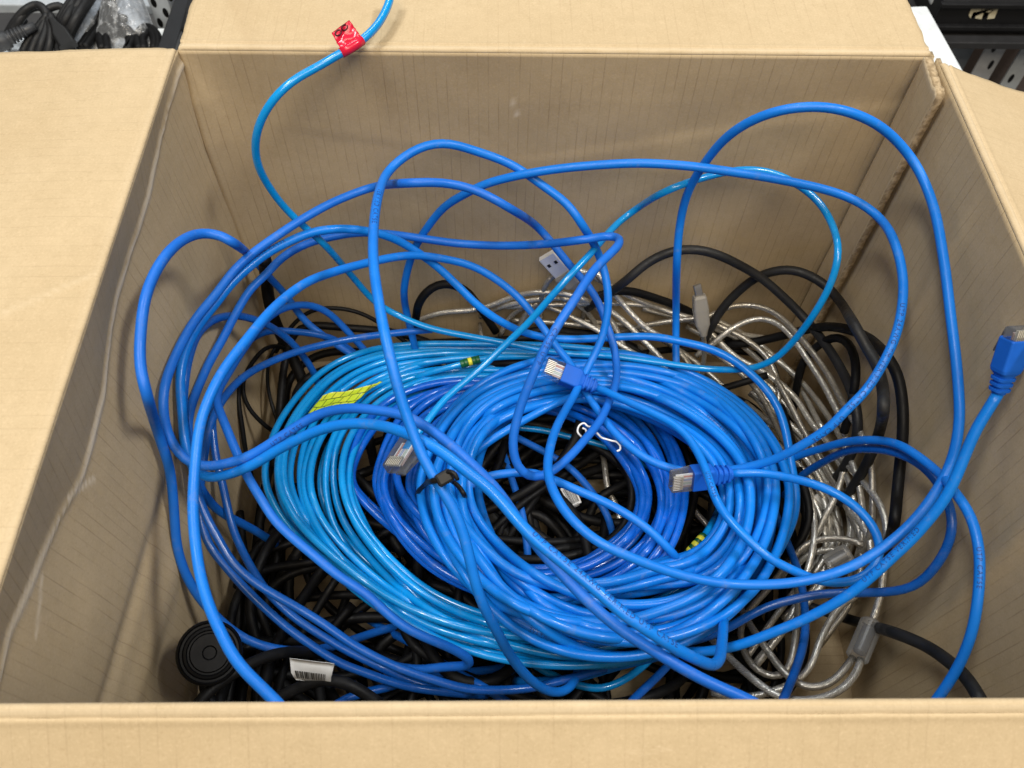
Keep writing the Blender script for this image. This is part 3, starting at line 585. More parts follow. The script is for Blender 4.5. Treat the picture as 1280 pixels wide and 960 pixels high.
usb('usb_u', BRAIDG, [(675,400,-232),(677,372,-200),(683,353,-188),(695,341,-182),(712,340,-182),(726,348,-190),(733,370,-212),(728,400,-230)],4.4)
usb('usb_mini', BRAIDG, [(879,415,-196),(880,428,-206),(880,450,-222),(876,480,-240)], 3.6)

# --- black cables in view
cable('black_arch_back', 6.2, CHAR, [(735,385,-222),(780,353,'b16'),(810,328,'b10'),(841,314,'b8'),(871,312,'b8'),(896,318,'b9'),(922,330,'b10'),(951,347,'b13'),(979,371,'b20'),(1003,395,-190),(1024,420,-202),(1040,442,-210),(1056,470,-218),(1068,500,-226),(1072,540,-240),(1058,580,-262),(1035,610,-284)])
cable('black_arch_corner', 6.2, CHAR, [(880,425,-226),(902,387,'b12'),(918,369,'b8'),(942,349,'b6'),(963,340,'b6'),(987,337,'b8'),(1009,343,'b10'),(1032,357,'b14'),(1050,377,'b22'),(1066,403,'r26'),(1082,432,'r20'),(1098,460,'r18'),(1104,490,'r20'),(1104,515,'r26'),(1099,540,-216),(1088,570,-232),(1072,600,-256),(1050,630,-280)])
cable('black_loop_front', 6.2, BLACK, [(900,432,-232),(940,428,-222),(980,419,-208),(1017,410,-196),(1037,408,-190),(1062,412,-184),(1086,423,-182),(1106,442,'r6'),(1121,466,'r3'),(1127,493,'r2'),(1129,520,'r2'),(1128,550,'r2'),(1125,581,'r2'),(1121,622,'r4'),(1118,652,'r10'),(1110,680,-212),(1095,710,-224),(1075,735,-240)])
cable('black_loop_small', 5.6, BLACK, [(985,545,-272),(990,520,-256),(995,488,-234),(1005,450,-220),(1020,434,-214),(1037,423,-210),(1051,421,-208),(1064,434,-210),(1070,458,-216),(1068,485,-226),(1062,515,-246),(1055,540,-272)])
cable('black_floor_run', 6.4, CHAR, [(985,750,-262),(1010,758,-258),(1040,767,-252),(1070,777,-240),(1115,790,'r14'),(1157,807,'r6'),(1190,830,'r5'),(1212,852,'r5'),(1228,880,'r6')])
cable('black_hump', 6.0, BLACK, [(515,430,-236),(519,405,-220),(524,378,'b20'),(537,361,'b14'),(557,354,'b12'),(580,362,'b16'),(600,385,-210),(620,415,-230)])
cable('black_ridge', 6.0, BLACK, [(740,372,-218),(780,363,-208),(820,373,-208),(850,384,-212),(880,400,-220),(920,430,-236)])
cable('black_corner_stand', 8.5, BLACK, [(331,325,'b24'),(333,350,-176),(337,380,-194),(347,410,-212),(365,445,-232),(380,480,-246)])
cable('thin_a', 3.0, BLACK, [(345,440,-226),(365,407,-210),(390,388,-202),(420,385,-202),(450,391,-206),(475,404,-214),(510,430,-230)])
cable('thin_b', 3.0, BLACK, [(380,445,-232),(338,432,-208),(316,452,-204),(303,481,-204),(309,507,-208),(330,531,-216),(350,545,-230)])
cable('thin_c', 2.6, BLACK, [(360,420,-224),(340,440,-222),(334,470,-222),(338,500,-224),(348,530,-234)])
cable('thin_d', 3.2, BLACK, [(300,470,-214),(298,500,-212),(303,535,-214),(308,570,-222),(318,610,-236)])
cable('black_hole_a', 6.0, BLACK, [(640,645,-244),(665,640,-240),(690,655,-238),(705,675,-240),(713,700,-246)])
cable('black_hole_b', 6.0, BLACK, [(700,700,-246),(735,650,-234),(745,625,-230),(770,610,-228),(790,600,-236)])
cable('black_front_a', 6.0, BLACK, [(240,892,-150),(256,868,-150),(285,846,-152),(320,826,-160),(352,816,-172),(390,815,-196),(430,825,-220)])
cable('black_front_b', 6.4, BLACK, [(325,886,-196),(360,866,-186),(390,853,-178),(412,849,-174),(440,857,-176),(475,880,-186)])
cable('black_left_drop', 5.0, BLACK, [(300,640,-224),(305,690,-222),(315,740,-222),(335,790,-226),(352,840,-236)])

# --- the mass of black power cords that fills the bottom of the box
NBLK = 58
for k in range(NBLK):
    g = np.random.default_rng(100+k)
    cx, cyy = g.uniform(-.09, .13), g.uniform(.135, .30)
    a0 = g.uniform(0, 6.28); rx, ry = g.uniform(.06, .15), g.uniform(.05, .11); z0 = .016+.062*(k/NBLK)+g.uniform(0, .008)
    ph, e1 = g.uniform(0, 6.28), g.uniform(.05, .22); tlt = g.uniform(-.6, .6); pts = []
    for i in range(13):
        a = a0+i*.42; rr = 1+e1*math.sin(i*.9+ph); qx, qy = rx*rr*math.cos(a), ry*rr*math.sin(a)
        x = cx+qx*math.cos(tlt)-qy*math.sin(tlt); y = cyy+qx*math.sin(tlt)+qy*math.cos(tlt)
        z = z0*(1 if not (x > .10 and y < .20) else .45)
        pts.append((float(np.clip(x, X0+.010+.004*(k % 4), X1-.024-.004*(k % 5))), float(np.clip(y, Y0+.010+.003*(k % 5), Y1-.012-.004*(k % 4))), z+.008*math.sin(i*.9+k)))
    cable('pile%d' % k, float(g.uniform(5.0, 7.2)), BLACK, None, step=.006, raw=pts)
for k in range(24):                     # the heap in the near left part of the box
    g = np.random.default_rng(900+k); cx, cyy = g.uniform(-.125, -.01), g.uniform(.10, .20); a0 = g.uniform(0, 6.28); rx, ry = g.uniform(.03, .09), g.uniform(.03, .07)
    z0 = .045+.055*(k/24); pts = []
    for i in range(11):
        a = a0+i*.42; rr = 1+.15*math.sin(i*.9+k)
        x = float(np.clip(cx+rx*rr*math.cos(a), X0+.010+.004*(k % 4), .12)); y = float(np.clip(cyy+ry*rr*math.sin(a), Y0+.010+.003*(k % 5), .28))
        pts.append((x, y, z0*float(np.interp(y, [.07, .20, .28], [1.1, .85, .6]))*float(np.interp(x, [-.16, 0, .12], [1.05, .8, .6]))+.006*math.sin(i*.9+k)))
    cable('pileb%d' % k, float(g.uniform(5.0, 7.0)), BLACK, None, step=.006, raw=pts)
# --- loose braided strands that fill the gap between the coil and the right wall
for k in range(19):
    g = np.random.default_rng(400+k); off_ = g.uniform(-34, 34); h0 = g.uniform(-236, -222); ctl = [(640,400),(720,392),(800,402),(880,432),(950,482),(1000,545),(1040,610),(1058,670),(1040,730),(1000,790),(950,840),(890,862)]
    i0 = int(g.integers(0, 6)); i1 = min(len(ctl), i0+int(g.integers(4, 8)))
    pts = []
    for i in range(i0, i1):
        x, y = ctl[i]; wv = off_+14*math.sin(i*1.1+k*2.0); a = math.atan2(y-620, x-760); pts.append((x+wv*math.cos(a), y+wv*math.sin(a), h0-(10 if i in (i0, i1-1) else 0)+6*math.sin(i*1.3+k)))
    cable('strand%d' % k, 4.1, BRAID if k % 3 else BRAIDG, pts)

# ------------------------------------------------------------------ let the cables lie on one another
nP = [len(c['s']) for c in CABLES]; offs = np.concatenate([[0], np.cumsum(nP)])
D = np.vstack([c['D'] for c in CABLES]); S = np.concatenate([c['s'] for c in CABLES]); S0 = S.copy()
RR = np.concatenate([np.full(n, c['r']) for n, c in zip(nP, CABLES)])
ID = np.concatenate([np.full(n, i) for i, n in enumerate(nP)]); IX = np.concatenate([np.arange(n) for n in nP])
SMAX = smax_of(D, RR); SMIN = smin_of(D, RR)
RDIR = D/np.linalg.norm(D, axis=1, keepdims=True); DL = np.linalg.norm(D, axis=1)
first = IX == 0; last = np.zeros(len(S), bool); last[offs[1:]-1] = True; inner = ~(first | last)
def relax(A, lam, n):
    for _ in range(n):
        B = A.copy(); i = np.nonzero(inner)[0]; B[i] += lam*(.5*(A[i-1]+A[i+1])-A[i]); A = B
    return A
def pairs(P, cell):
    c = np.floor(P/cell).astype(np.int64); c -= c.min(0)-1; dims = c.max(0)+3
    key = (c[:, 0]*dims[1]+c[:, 1])*dims[2]+c[:, 2]; order = np.argsort(key, kind='stable'); ks = key[order]; out = []
    for dx in (0, 1):
        for dy in (-1, 0, 1):
            for dz in (-1, 0, 1):
                if (dx, dy, dz) < (0, 0, 0): continue
                kk = key+(dx*dims[1]+dy)*dims[2]+dz
                lo = np.searchsorted(ks, kk, 'left'); hi = np.searchsorted(ks, kk, 'right'); n = hi-lo
                a = np.repeat(np.arange(len(P)), n); b = order[np.repeat(lo, n)+np.arange(n.sum())-np.repeat(np.cumsum(n)-n, n)]
                k = (a < b) if (dx, dy, dz) == (0, 0, 0) else slice(None)
                out.append(np.stack([a[k], b[k]], 1))
    E_ = np.vstack(out)
    k = (ID[E_[:, 0]] != ID[E_[:, 1]]) | (np.abs(IX[E_[:, 0]]-IX[E_[:, 1]]) > 6)
    return E_[k]
S = np.clip(S, SMIN, SMAX)
NIT = 70
for it in range(NIT):
    P = CAM+D*S[:, None]
    if it % 3 == 0: E_ = pairs(P, .0085)
    T = np.zeros_like(P); T[1:-1] = P[2:]-P[:-2]; T[first] = T[np.nonzero(first)[0]+1]; T[last] = T[np.nonzero(last)[0]-1]
    T /= np.linalg.norm(T, axis=1, keepdims=True)+1e-12
    i, j = E_[:, 0], E_[:, 1]; d = P[j]-P[i]; dm = (RR[i]+RR[j])*1.0
    rd = RDIR[i]; dr = (d*rd).sum(1); lat = d-dr[:, None]*rd
    tl = T[i]-(T[i]*rd).sum(1)[:, None]*rd; tn = np.linalg.norm(tl, axis=1)+1e-9; tl /= tn[:, None]
    along = np.clip((lat*tl).sum(1), -.0024, .0024); lat = lat-along[:, None]*tl
    l2 = (lat**2).sum(1); need = np.sqrt(np.maximum(dm**2-l2, 0)); pen = np.where(l2 < dm**2, need-np.abs(dr), 0); k = pen > 1e-5
    i, j, pen, dr = i[k], j[k], pen[k], dr[k]
    far = np.where(dr >= 0, j, i); near = np.where(dr >= 0, i, j)
    pf = np.zeros(len(S)); pn = np.zeros(len(S)); np.maximum.at(pf, far, pen); np.maximum.at(pn, near, pen)
    S = S+.42*(pf*.8-pn)/DL
    disp = S-S0
    if it < NIT-8: disp = relax(disp, .5, 2)
    elif it < NIT-2: disp = relax(disp, .35, 1)
    S = np.clip(S0+disp, SMIN, SMAX)
S = relax(S, .4, 2); S = np.minimum(S, SMAX)
ALLP = CAM+D*S[:, None]

# ------------------------------------------------------------------ cables: meshes
def frames(P):
    T = np.gradient(P, axis=0); T /= np.linalg.norm(T, axis=1, keepdims=True)+1e-12
    n0 = np.cross(T[0], [0, 0, 1.0]); 
    if np.linalg.norm(n0) < 1e-3: n0 = np.cross(T[0], [1.0, 0, 0])
    Nn = np.zeros_like(P); Nn[0] = n0/np.linalg.norm(n0)
    for i in range(1, len(P)):
        v = Nn[i-1]-T[i]*(Nn[i-1]@T[i]); Nn[i] = v/(np.linalg.norm(v)+1e-12)
    return T, Nn, np.cross(T, Nn)
def tube(name, P, r, mat, parent=None, sides=12):
    T, Nn, B = frames(P); al = np.concatenate([[0], np.cumsum(np.linalg.norm(np.diff(P, axis=0), axis=1))])
    n = len(P); a = np.linspace(0, 2*math.pi, sides+1)
    rr = np.broadcast_to(np.asarray(r, float), (n,))
    V = P[:, None]+rr[:, None, None]*(np.cos(a)[None, :, None]*Nn[:, None]+np.sin(a)[None, :, None]*B[:, None])
    U = np.stack([np.broadcast_to(al[:, None], (n, sides+1)), np.broadcast_to(a/(2*math.pi), (n, sides+1))], -1)
    # the seam is shared: only the loop UVs differ
    idx = (np.arange(n)[:, None]*sides+np.arange(sides+1)[None, :] % sides)
    Vv = V[:, :sides].reshape(-1, 3)
    q = np.stack([idx[:-1, :-1], idx[:-1, 1:], idx[1:, 1:], idx[1:, :-1]], -1).reshape(-1, 4)
    uq = np.stack([U[:-1, :-1], U[:-1, 1:], U[1:, 1:], U[1:, :-1]], -2).reshape(-1, 2)
    F = q.tolist(); F.append(list(range(sides))[::-1]); F.append([(n-1)*sides+k for k in range(sides)])
    uq = np.vstack([uq, np.zeros((sides*2, 2))])
    return mesh_obj(name, Vv, F, mat, parent, uvs=uq)
PATH = {}; OBJ = {}
def nm(key):
    if key.startswith(('usb', 'ferrite', 'strand')): return 'usb_cable'
    if key.startswith(('black', 'thin', 'pile')): return 'black_cable'
    return 'network_cable'
for ci, c in enumerate(CABLES):
    P = ALLP[offs[ci]:offs[ci+1]].copy()
    for _ in range(2): P[1:-1] = P[1:-1]*.5+.25*(P[:-2]+P[2:])
    PATH[c['key']] = P
    OBJ[c['key']] = tube(nm(c['key']), P, c['r'], c['mat'], sides=14 if c['key'] not in ('x',) and not c['key'].startswith('pile') else 10)

# ------------------------------------------------------------------ helpers on the solved cables
VV = ALLP-CAM; ZD = VV@fw
PX = np.stack([640+F_PX*(VV@rt)/ZD, 480-F_PX*(VV@up)/ZD], -1)
def top(x, y, rad=9, skip=()):           # the point nearest the camera among the cables seen around (x, y)
    k = np.linalg.norm(PX-np.array([x, y]), axis=1) < rad
    for kk in skip:
        ci = [c['key'] for c in CABLES].index(kk); k[offs[ci]:offs[ci+1]] = False
    s = (S[k]-RR[k]*1.0).min() if k.any() else (.03-CAM[2])/ray(x, y)[2]
    return s
def on_top(x, y, rad=9, lift=0.0, skip=()): d = ray(x, y); return CAM+d*(top(x, y, rad, skip)-lift)
def path_at(key, x, y):
    P = PATH[key]; V = P-CAM; z = V@fw; q = np.stack([640+F_PX*(V@rt)/z, 480-F_PX*(V@up)/z], -1)
    return int(np.argmin(np.linalg.norm(q-np.array([x, y]), axis=1)))
def basis(A, B, roll=0.0):               # x axis from B to A, z towards the camera, rolled
    A = np.asarray(A); B = np.asarray(B); x = A-B; ln = np.linalg.norm(x); x = x/ln
    c = CAM-B; z = c-x*(c@x); z /= np.linalg.norm(z); y = np.cross(z, x)
    M = Matrix((x, y, z)).transposed().to_4x4(); M = M @ Matrix.Rotation(R(roll), 4, 'X')
    return Matrix.Translation(B) @ M, ln
def xf(bm, M):
    for v in bm.verts: v.co = M @ v.co

# printed lettering that follows a cable
def lettering(key, text, x, y, size=.0026, reverse=False, side=0.0):
    cu = bpy.data.curves.new('tmp_text', 'FONT'); cu.body = text; cu.size = size*1.35; cu.space_character = 1.25; cu.resolution_u = 2
    to = bpy.data.objects.new('tmp_text', cu); COL.objects.link(to)
    bpy.context.view_layer.update()
    me = bpy.data.meshes.new_from_object(to.evaluated_get(bpy.context.evaluated_depsgraph_get()))
    bpy.data.objects.remove(to); bpy.data.curves.remove(cu)
    P = PATH[key]; r = CABLES[[c['key'] for c in CABLES].index(key)]['r']
    if reverse: P = P[::-1]
    T, _, _ = frames(P); al = np.concatenate([[0], np.cumsum(np.linalg.norm(np.diff(P, axis=0), axis=1))])
    V = P-CAM; z = V@fw; q = np.stack([640+F_PX*(V@rt)/z, 480-F_PX*(V@up)/z], -1)
    u0 = al[int(np.argmin(np.linalg.norm(q-np.array([x, y]), axis=1)))]
    vs = np.array([v.co[:] for v in me.vertices]); out = []
    for vx, vy, _z in vs:
        u = u0+vx; p = np.array([np.interp(u, al, P[:, i]) for i in range(3)]); t = np.array([np.interp(u, al, T[:, i]) for i in range(3)]); t /= np.linalg.norm(t)
        n = CAM-p; n -= t*(n@t); n /= np.linalg.norm(n); b = np.cross(n, t)
        a = (vy-size*.48)/r+side
        out.append(p+(r+.00014)*(math.cos(a)*n+math.sin(a)*b))
    F = [list(p.vertices) for p in me.polygons]; bpy.data.meshes.remove(me)
    return mesh_obj('lettering', out, F, INK, OBJ[key], smooth=False)
lettering('lettered_loop', 'UTP CAT5E 24AWG VERIFIED UTP CAT5E', 668, 673, .0025, reverse=True, side=.65)
lettering('lettered_loop', 'UTP CAT5E', 318, 325, .0023, side=.75)
lettering('front_to_back', 'UTP 24AWG TM VERIFIED CAT5E', 1126, 383, .0026, reverse=True, side=.1)
lettering('front_to_back', 'UTP CAT5E', 1055, 517, .0024, reverse=True, side=.5)
lettering('crossing', 'VERIFIED CAT5E', 474, 240, .0026, reverse=True, side=.1)
lettering('bright_loop', 'CAT5E UTP', 694, 413, .0025, reverse=True, side=.1)
lettering('bright_loop', 'UTP CAT5E', 336, 557, .0024, reverse=True, side=-.3)
lettering('azure_coil', 'UTP CAT5E', 700, 800, .0022, side=.2)
lettering('plug_to_plug', 'UTP CAT5E', 886, 592, .002, side=.2)

lettering('right_plug', 'UTP CAT5E VERIFIED', 1080, 730, .0024, reverse=True, side=.45)
lettering('azure_coil', 'UTP CAT5E 24AWG', 880, 520, .0022, side=.2)
lettering('cyan_coil', 'UTP CAT5E', 372, 640, .002, side=.1)
lettering('right_arch_front', 'UTP CAT5E', 1222, 690, .0022, side=.1)

# ------------------------------------------------------------------ connectors
def rj45(parent, A, B, boot=True, roll=0.0, nat=.035, bend=.0225):
    M, ln = basis(A, B, roll); k = ln/(nat if boot else .0215); M = M @ Matrix.Scale(k, 4)
    x0 = .0135 if boot else 0.0
    bm = bmesh.new()
    rr_ = [rrect(x, wy, hz, rd, 0, cz) for x, wy, hz, rd, cz in ((x0, 11.2e-3, 7.4e-3, .8e-3, 0), (x0+.0015, 11.7e-3, 8e-3, .5e-3, 0), (x0+.0135, 11.7e-3, 8e-3, .4e-3, 0), (x0+.0140, 11.7e-3, 6.6e-3, .4e-3, .6e-3), (x0+.0208, 11.7e-3, 6.4e-3, .4e-3, .6e-3), (x0+.0215, 11.2e-3, 5.8e-3, .4e-3, .6e-3))]
    add_loft(bm, rr_); xf(bm, M); pl = bm_obj('plug', bm, CLEAR, parent)
    bm = bmesh.new(); add_box(bm, (x0+.0125, 0, -.0052), (.014, .0058, .0011), Matrix.Translation((x0+.0185, 0, -.0036)) @ Matrix.Rotation(R(-13), 4, 'Y') @ Matrix.Translation((-x0-.0185, 0, .0036)), .0002, 1); xf(bm, M); bm_obj('latch', bm, CLEAR, pl)
    mats = [W_WH, W_OR, W_WH, W_BL, W_WH, W_GR, W_WH, W_BR]
    for i in range(8):
        y = (i-3.5)*.00112
        bm = bmesh.new(); add_box(bm, (x0+.0118, y, .0012), (.0150, .00082, .0009)); xf(bm, M); bm_obj('wire', bm, mats[i], pl)
        bm = bmesh.new(); add_box(bm, (x0+.0182, y, .0030), (.0056, .00042, .0017)); xf(bm, M); bm_obj('contact', bm, GOLD, pl)
    bm = bmesh.new(); add_box(bm, (x0+.0068, 0, -.0018), (.0035, .0085, .003)); xf(bm, M); bm_obj('crimp_bar', bm, CLEAR, pl)
    if not boot:
        bm = bmesh.new(); add_loft(bm, [rrect(x, .0056, .0048, .0022) for x in (-.002, x0+.0078, x0+.0084)]); xf(bm, M); bm_obj('jacket_end', bm, CYAN, pl, True)
    if boot:
        bm = bmesh.new(); rings = []
        for x, wy, hz, rd in ((0, 6.6e-3, 6.6e-3, 3.2e-3), (.0009, 7.0e-3, 6.8e-3, 3.3e-3)):
            rings.append(rrect(x, wy, hz, rd))
        for q in range(3):
            xa = .0012+q*.0030
            for dx, ww in ((0, 0), (.0002, 2.1e-3), (.0015, 2.3e-3), (.0017, 0)):
                rings.append(rrect(xa+dx, 7.2e-3+q*.7e-3+ww, 6.6e-3+q*.2e-3+ww*.5, 2.6e-3))
        rings += [rrect(.0102, 9.6e-3, 7.6e-3, 2.2e-3), rrect(.0118, 12.2e-3, 8.8e-3, 1.6e-3), rrect(.0135, 12.8e-3, 9.3e-3, 1.3e-3), rrect(bend, 12.8e-3, 9.3e-3, 1.2e-3), rrect(bend+.0007, 12.4e-3, 9.0e-3, 1.2e-3)]
        add_loft(bm, rings); xf(bm, M); bo = bm_obj('boot', bm, BOOT, parent, smooth=False)
        bm = bmesh.new(); add_box(bm, (.0165, 0, -.0055), (.013, .0040, .0022), None, .0005); xf(bm, M); bm_obj('latch_guard', bm, BOOT, bo)
def end_pt(key, which): return PATH[key][0 if which == 0 else -1]
def dz(p, s): return CAM+(p-CAM)*s
e = end_pt('plug_to_plug', 0); hA = (e[2]-RIM)*1000
rj45(OBJ['plug_to_plug'], at(681, 458, hA+8), e+(at(744, 483, hA)-e)*.0, roll=18)
e = end_pt('plug_to_plug', 1); hA = (e[2]-RIM)*1000
rj45(OBJ['plug_to_plug'], at(838, 601, hA+2), e, roll=-38)
e = end_pt('right_plug', 0); hA = (e[2]-RIM)*1000
rj45(OBJ['right_plug'], at(1275, 409, hA+26), e, roll=50, bend=.0285)
e = end_pt('tagged', 1); hA = (e[2]-RIM)*1000
rj45(OBJ['tagged'], at(493, 588, hA+4), e+(e-at(493, 588, hA+4))*.03, boot=False, roll=48)

# USB-A
a, b, c_ = at(683, 319, -150), at(703, 341, -164), at(721, 358, -174)
M, ln = basis(a, b, -25); bm = bmesh.new()
add_loft(bm, [rrect(x, .0120, .0045, .0006) for x in (0, ln*.985, ln)]); xf(bm, M); bm_obj('plug_shell', bm, STEEL, OBJ['usb_a'])
for yy in (-.0028, .0028):
    bm = bmesh.new(); add_box(bm, (ln*.62, yy, .0023), (.0024, .0021, .0004)); xf(bm, M); bm_obj('shell_hole', bm, BLKP, OBJ['usb_a'])
M, ln = basis(b, c_, -25); bm = bmesh.new()
add_loft(bm, [rrect(x, wy, hz, rd) for x, wy, hz, rd in ((0, .006, .005, .002), (ln*.25, .0125, .0075, .002), (ln*.95, .0145, .0078, .0015), (ln, .0138, .007, .0015))]); xf(bm, M); bm_obj('plug_body', bm, SMOKE, OBJ['usb_a'])
# mini USB
e = end_pt('usb_mini', 0); hA = (e[2]-RIM)*1000
a, b = at(871, 356, hA+30), at(874, 369, hA+24)
M, ln = basis(a, b, 12); bm = bmesh.new(); add_loft(bm, [rrect(x, .0052, .0032, .0006) for x in (0, ln)]); xf(bm, M); bm_obj('plug_shell', bm, plain('dull_steel', (.42, .41, .38), .35, .8), OBJ['usb_mini'])
M, ln = basis(b, e, 12); bm = bmesh.new()
add_loft(bm, [rrect(x*ln, wy, hz, rd) for x, wy, hz, rd in ((-.1, .0046, .0046, .002), (.0, .0060, .0055, .0022), (.22, .0098, .0070, .0018), (.62, .0106, .0078, .0018), (.94, .0092, .0072, .0016), (1.0, .008, .006, .0016))]); xf(bm, M); bm_obj('plug_body', bm, SMOKE, OBJ['usb_mini'])
# ferrite beads
def ferrite(parent, A, B, ro, ri):
    M, ln = basis(A, B); n = 28
    circ = lambda x, r: [(x, r*math.cos(2*math.pi*k/n), r*math.sin(2*math.pi*k/n)) for k in range(n)]
    bm = bmesh.new(); add_loft(bm, [circ(0, ro*.86), circ(.0008, ro), circ(ln-.0008, ro), circ(ln, ro*.86)]); xf(bm, M); f = bm_obj('ferrite_bead', bm, FERR, parent, smooth=False)
    bm = bmesh.new(); add_loft(bm, [circ(ln*.16, ri*.9), circ(ln*.19, ri), circ(ln*.81, ri), circ(ln*.84, ri*.9)]); xf(bm, M); bm_obj('core', bm, plain('ferrite_core', (.040, .042, .048), .45), f, smooth=False)
e1, e2 = end_pt('usb_k', 1), (end_pt('ferrite_out', 0)+end_pt('ferrite_out2', 0))/2
ferrite(OBJ['usb_k'], e1, e2, .0062, .0037)
ferrite(OBJ['usb_m'], at(1062, 690, -200), at(1034, 706, -206), .0058, .0034)
# clear plug lying among the dull cables
M, ln = basis(at(1033, 619, -216), at(1022, 627, -222), 10); bm = bmesh.new(); add_loft(bm, [rrect(x, .0085, .0040, .0005) for x in (0, ln)]); xf(bm, M); bm_obj('plug_shell', bm, STEEL, OBJ['usb_n'])
M, ln = basis(at(1023, 626, -222), at(1003, 643, -230), 10); bm = bmesh.new()
add_loft(bm, [rrect(x*ln, wy, hz, .0015) for x, wy, hz in ((0, .006, .005), (.25, .0115, .0075), (.95, .0120, .0080), (1, .011, .007))]); xf(bm, M); bm_obj('plug_body', bm, SMOKE, OBJ['usb_n'])

# ------------------------------------------------------------------ tags, tapes, stickers
def patch(name, quad, mat, parent, nu=14, nv=8, crumple=.0005, th=.00025, seed=0, outline=None, bend=0.0):
    q = [np.asarray(p, float) for p in quad]; G = np.zeros((nu+1, nv+1, 3))
    nrm = np.cross(q[1]-q[0], q[3]-q[0]); nrm /= np.linalg.norm(nrm)
    if nrm@(CAM-q[0]) < 0: nrm = -nrm
    for i in range(nu+1):
        for j in range(nv+1):
            u, v = i/nu, j/nv
            G[i, j] = (1-u)*(1-v)*q[0]+u*(1-v)*q[1]+u*v*q[2]+(1-u)*v*q[3]
            G[i, j] += nrm*(crumple*2*nz(u*3, v*3, seed, 1)+bend*math.sin(math.pi*v))
            if i in (0, nu) or j in (0, nv): G[i, j] += .0004*nz(u*9, v*9, seed+3, 1)*(q[1]-q[0])/np.linalg.norm(q[1]-q[0])
    V = np.concatenate([G.reshape(-1, 3), (G-nrm*th).reshape(-1, 3)]); off = (nu+1)*(nv+1); idx = np.arange(off).reshape(nu+1, nv+1)
    qf = np.stack([idx[:-1, :-1], idx[1:, :-1], idx[1:, 1:], idx[:-1, 1:]], -1).reshape(-1, 4)
    F = qf.tolist()+(qf[:, ::-1]+off).tolist()
    for line in (idx[:, 0], idx[-1, :], idx[::-1, -1], idx[0, ::-1]):
        for a, b in zip(line[:-1], line[1:]): F.append([b, b+off, a+off, a])
    UV = np.stack(np.meshgrid(np.linspace(0, 1, nu+1), np.linspace(0, 1, nv+1), indexing='ij'), -1).reshape(-1, 2)
    o = mesh_obj(name, V, F, mat, parent, uvs=np.concatenate([UV, UV]))
    def f(u, v, lift=.00025):
        i = min(nu-1, int(u*nu)); j = min(nv-1, int(v*nv)); a, b = u*nu-i, v*nv-j
        return (1-a)*(1-b)*G[i, j]+a*(1-b)*G[i+1, j]+a*b*G[i+1, j+1]+(1-a)*b*G[i, j+1]+nrm*lift
    return o, f
# red tape flag on the tagged cable
ia, ib = path_at('tagged', 455, 48), path_at('tagged', 428, 66)
Pt = PATH['tagged']; seg = Pt[min(ia, ib):max(ia, ib)+1]
redt = clear_mat('red_film', (.62, .03, .06), .55, .25)
rm, rnt, rP = new_mat('red_tape_film'); rP.inputs['Base Color'].default_value = (.60, .012, .045, 1); rP.inputs['Roughness'].default_value = .22
wrap = tube('tape_wrap', seg, .0024+.0003, rm, OBJ['tagged'])
p1, p2 = Pt[ia], Pt[ib]
fl = [p2+np.array([0, 0, .0018]), p1+np.array([0, 0, .0018]), at(436.5, 25, 17), at(414.5, 41, 15)]
fo, ff = patch('tape_flag', fl, rm, OBJ['tagged'], 12, 12, .0007, .0002, 3)
DARKINK = plain('marker_ink', (.05, .004, .01), .6)
for cu_, cv_ in ((.25, .80), (.62, .84)):
    pts = [ff(cu_+.15*math.cos(a)*1.0, min(.985, cv_+.12*math.sin(a)), .0004) for a in np.linspace(.6, 6.4, 16)]
    tube('handwriting', np.array(pts), .00035, DARKINK, fo, 6)
# barcode stickers
def barcode(parent, quad, seed, bend=.001, digits=None, v0=.25, v1=.72):
    o, f = patch('sticker', quad, WHITE, parent, 12, 8, .0002, .0002, seed, bend=bend)
    g = np.random.default_rng(seed); x = .10; vs = []; F = []
    while x < .86:
        wd = g.choice([.010, .018, .030]); n = len(vs)
        for k in range(5): vs += [f(x, v0+(v1-v0)*k/4), f(x+wd, v0+(v1-v0)*k/4)]
        for k in range(4): F.append([n+2*k, n+2*k+1, n+2*k+3, n+2*k+2])
        x += wd+g.choice([.010, .016, .026])
    mesh_obj('barcode', vs, F, plain('black_print', (.015, .015, .015), .6), o, smooth=False)
    vs = []; F = []; x = .22
    for k in range(9):
        n = len(vs); vs += [f(x, v1+.05), f(x+.035, v1+.05), f(x+.035, v1+.17), f(x, v1+.17)]
        F.append([n, n+1, n+2, n+3]); x += .06
    mesh_obj('digits', vs, F, plain('grey_print', (.22, .22, .22), .6), o, smooth=False)
barcode(OBJ['black_front_b'], [at(362, 823, -160), at(418, 830, -160), at(413, 855, -176), at(370, 850, -176)], 2, .002, v0=.38, v1=.74)
barcode(OBJ['black_hole_b'], [at(700, 611, -226), at(715, 604, -226), at(727, 628, -228), at(713, 635, -228)], 5, .0012, v0=.1, v1=.9)
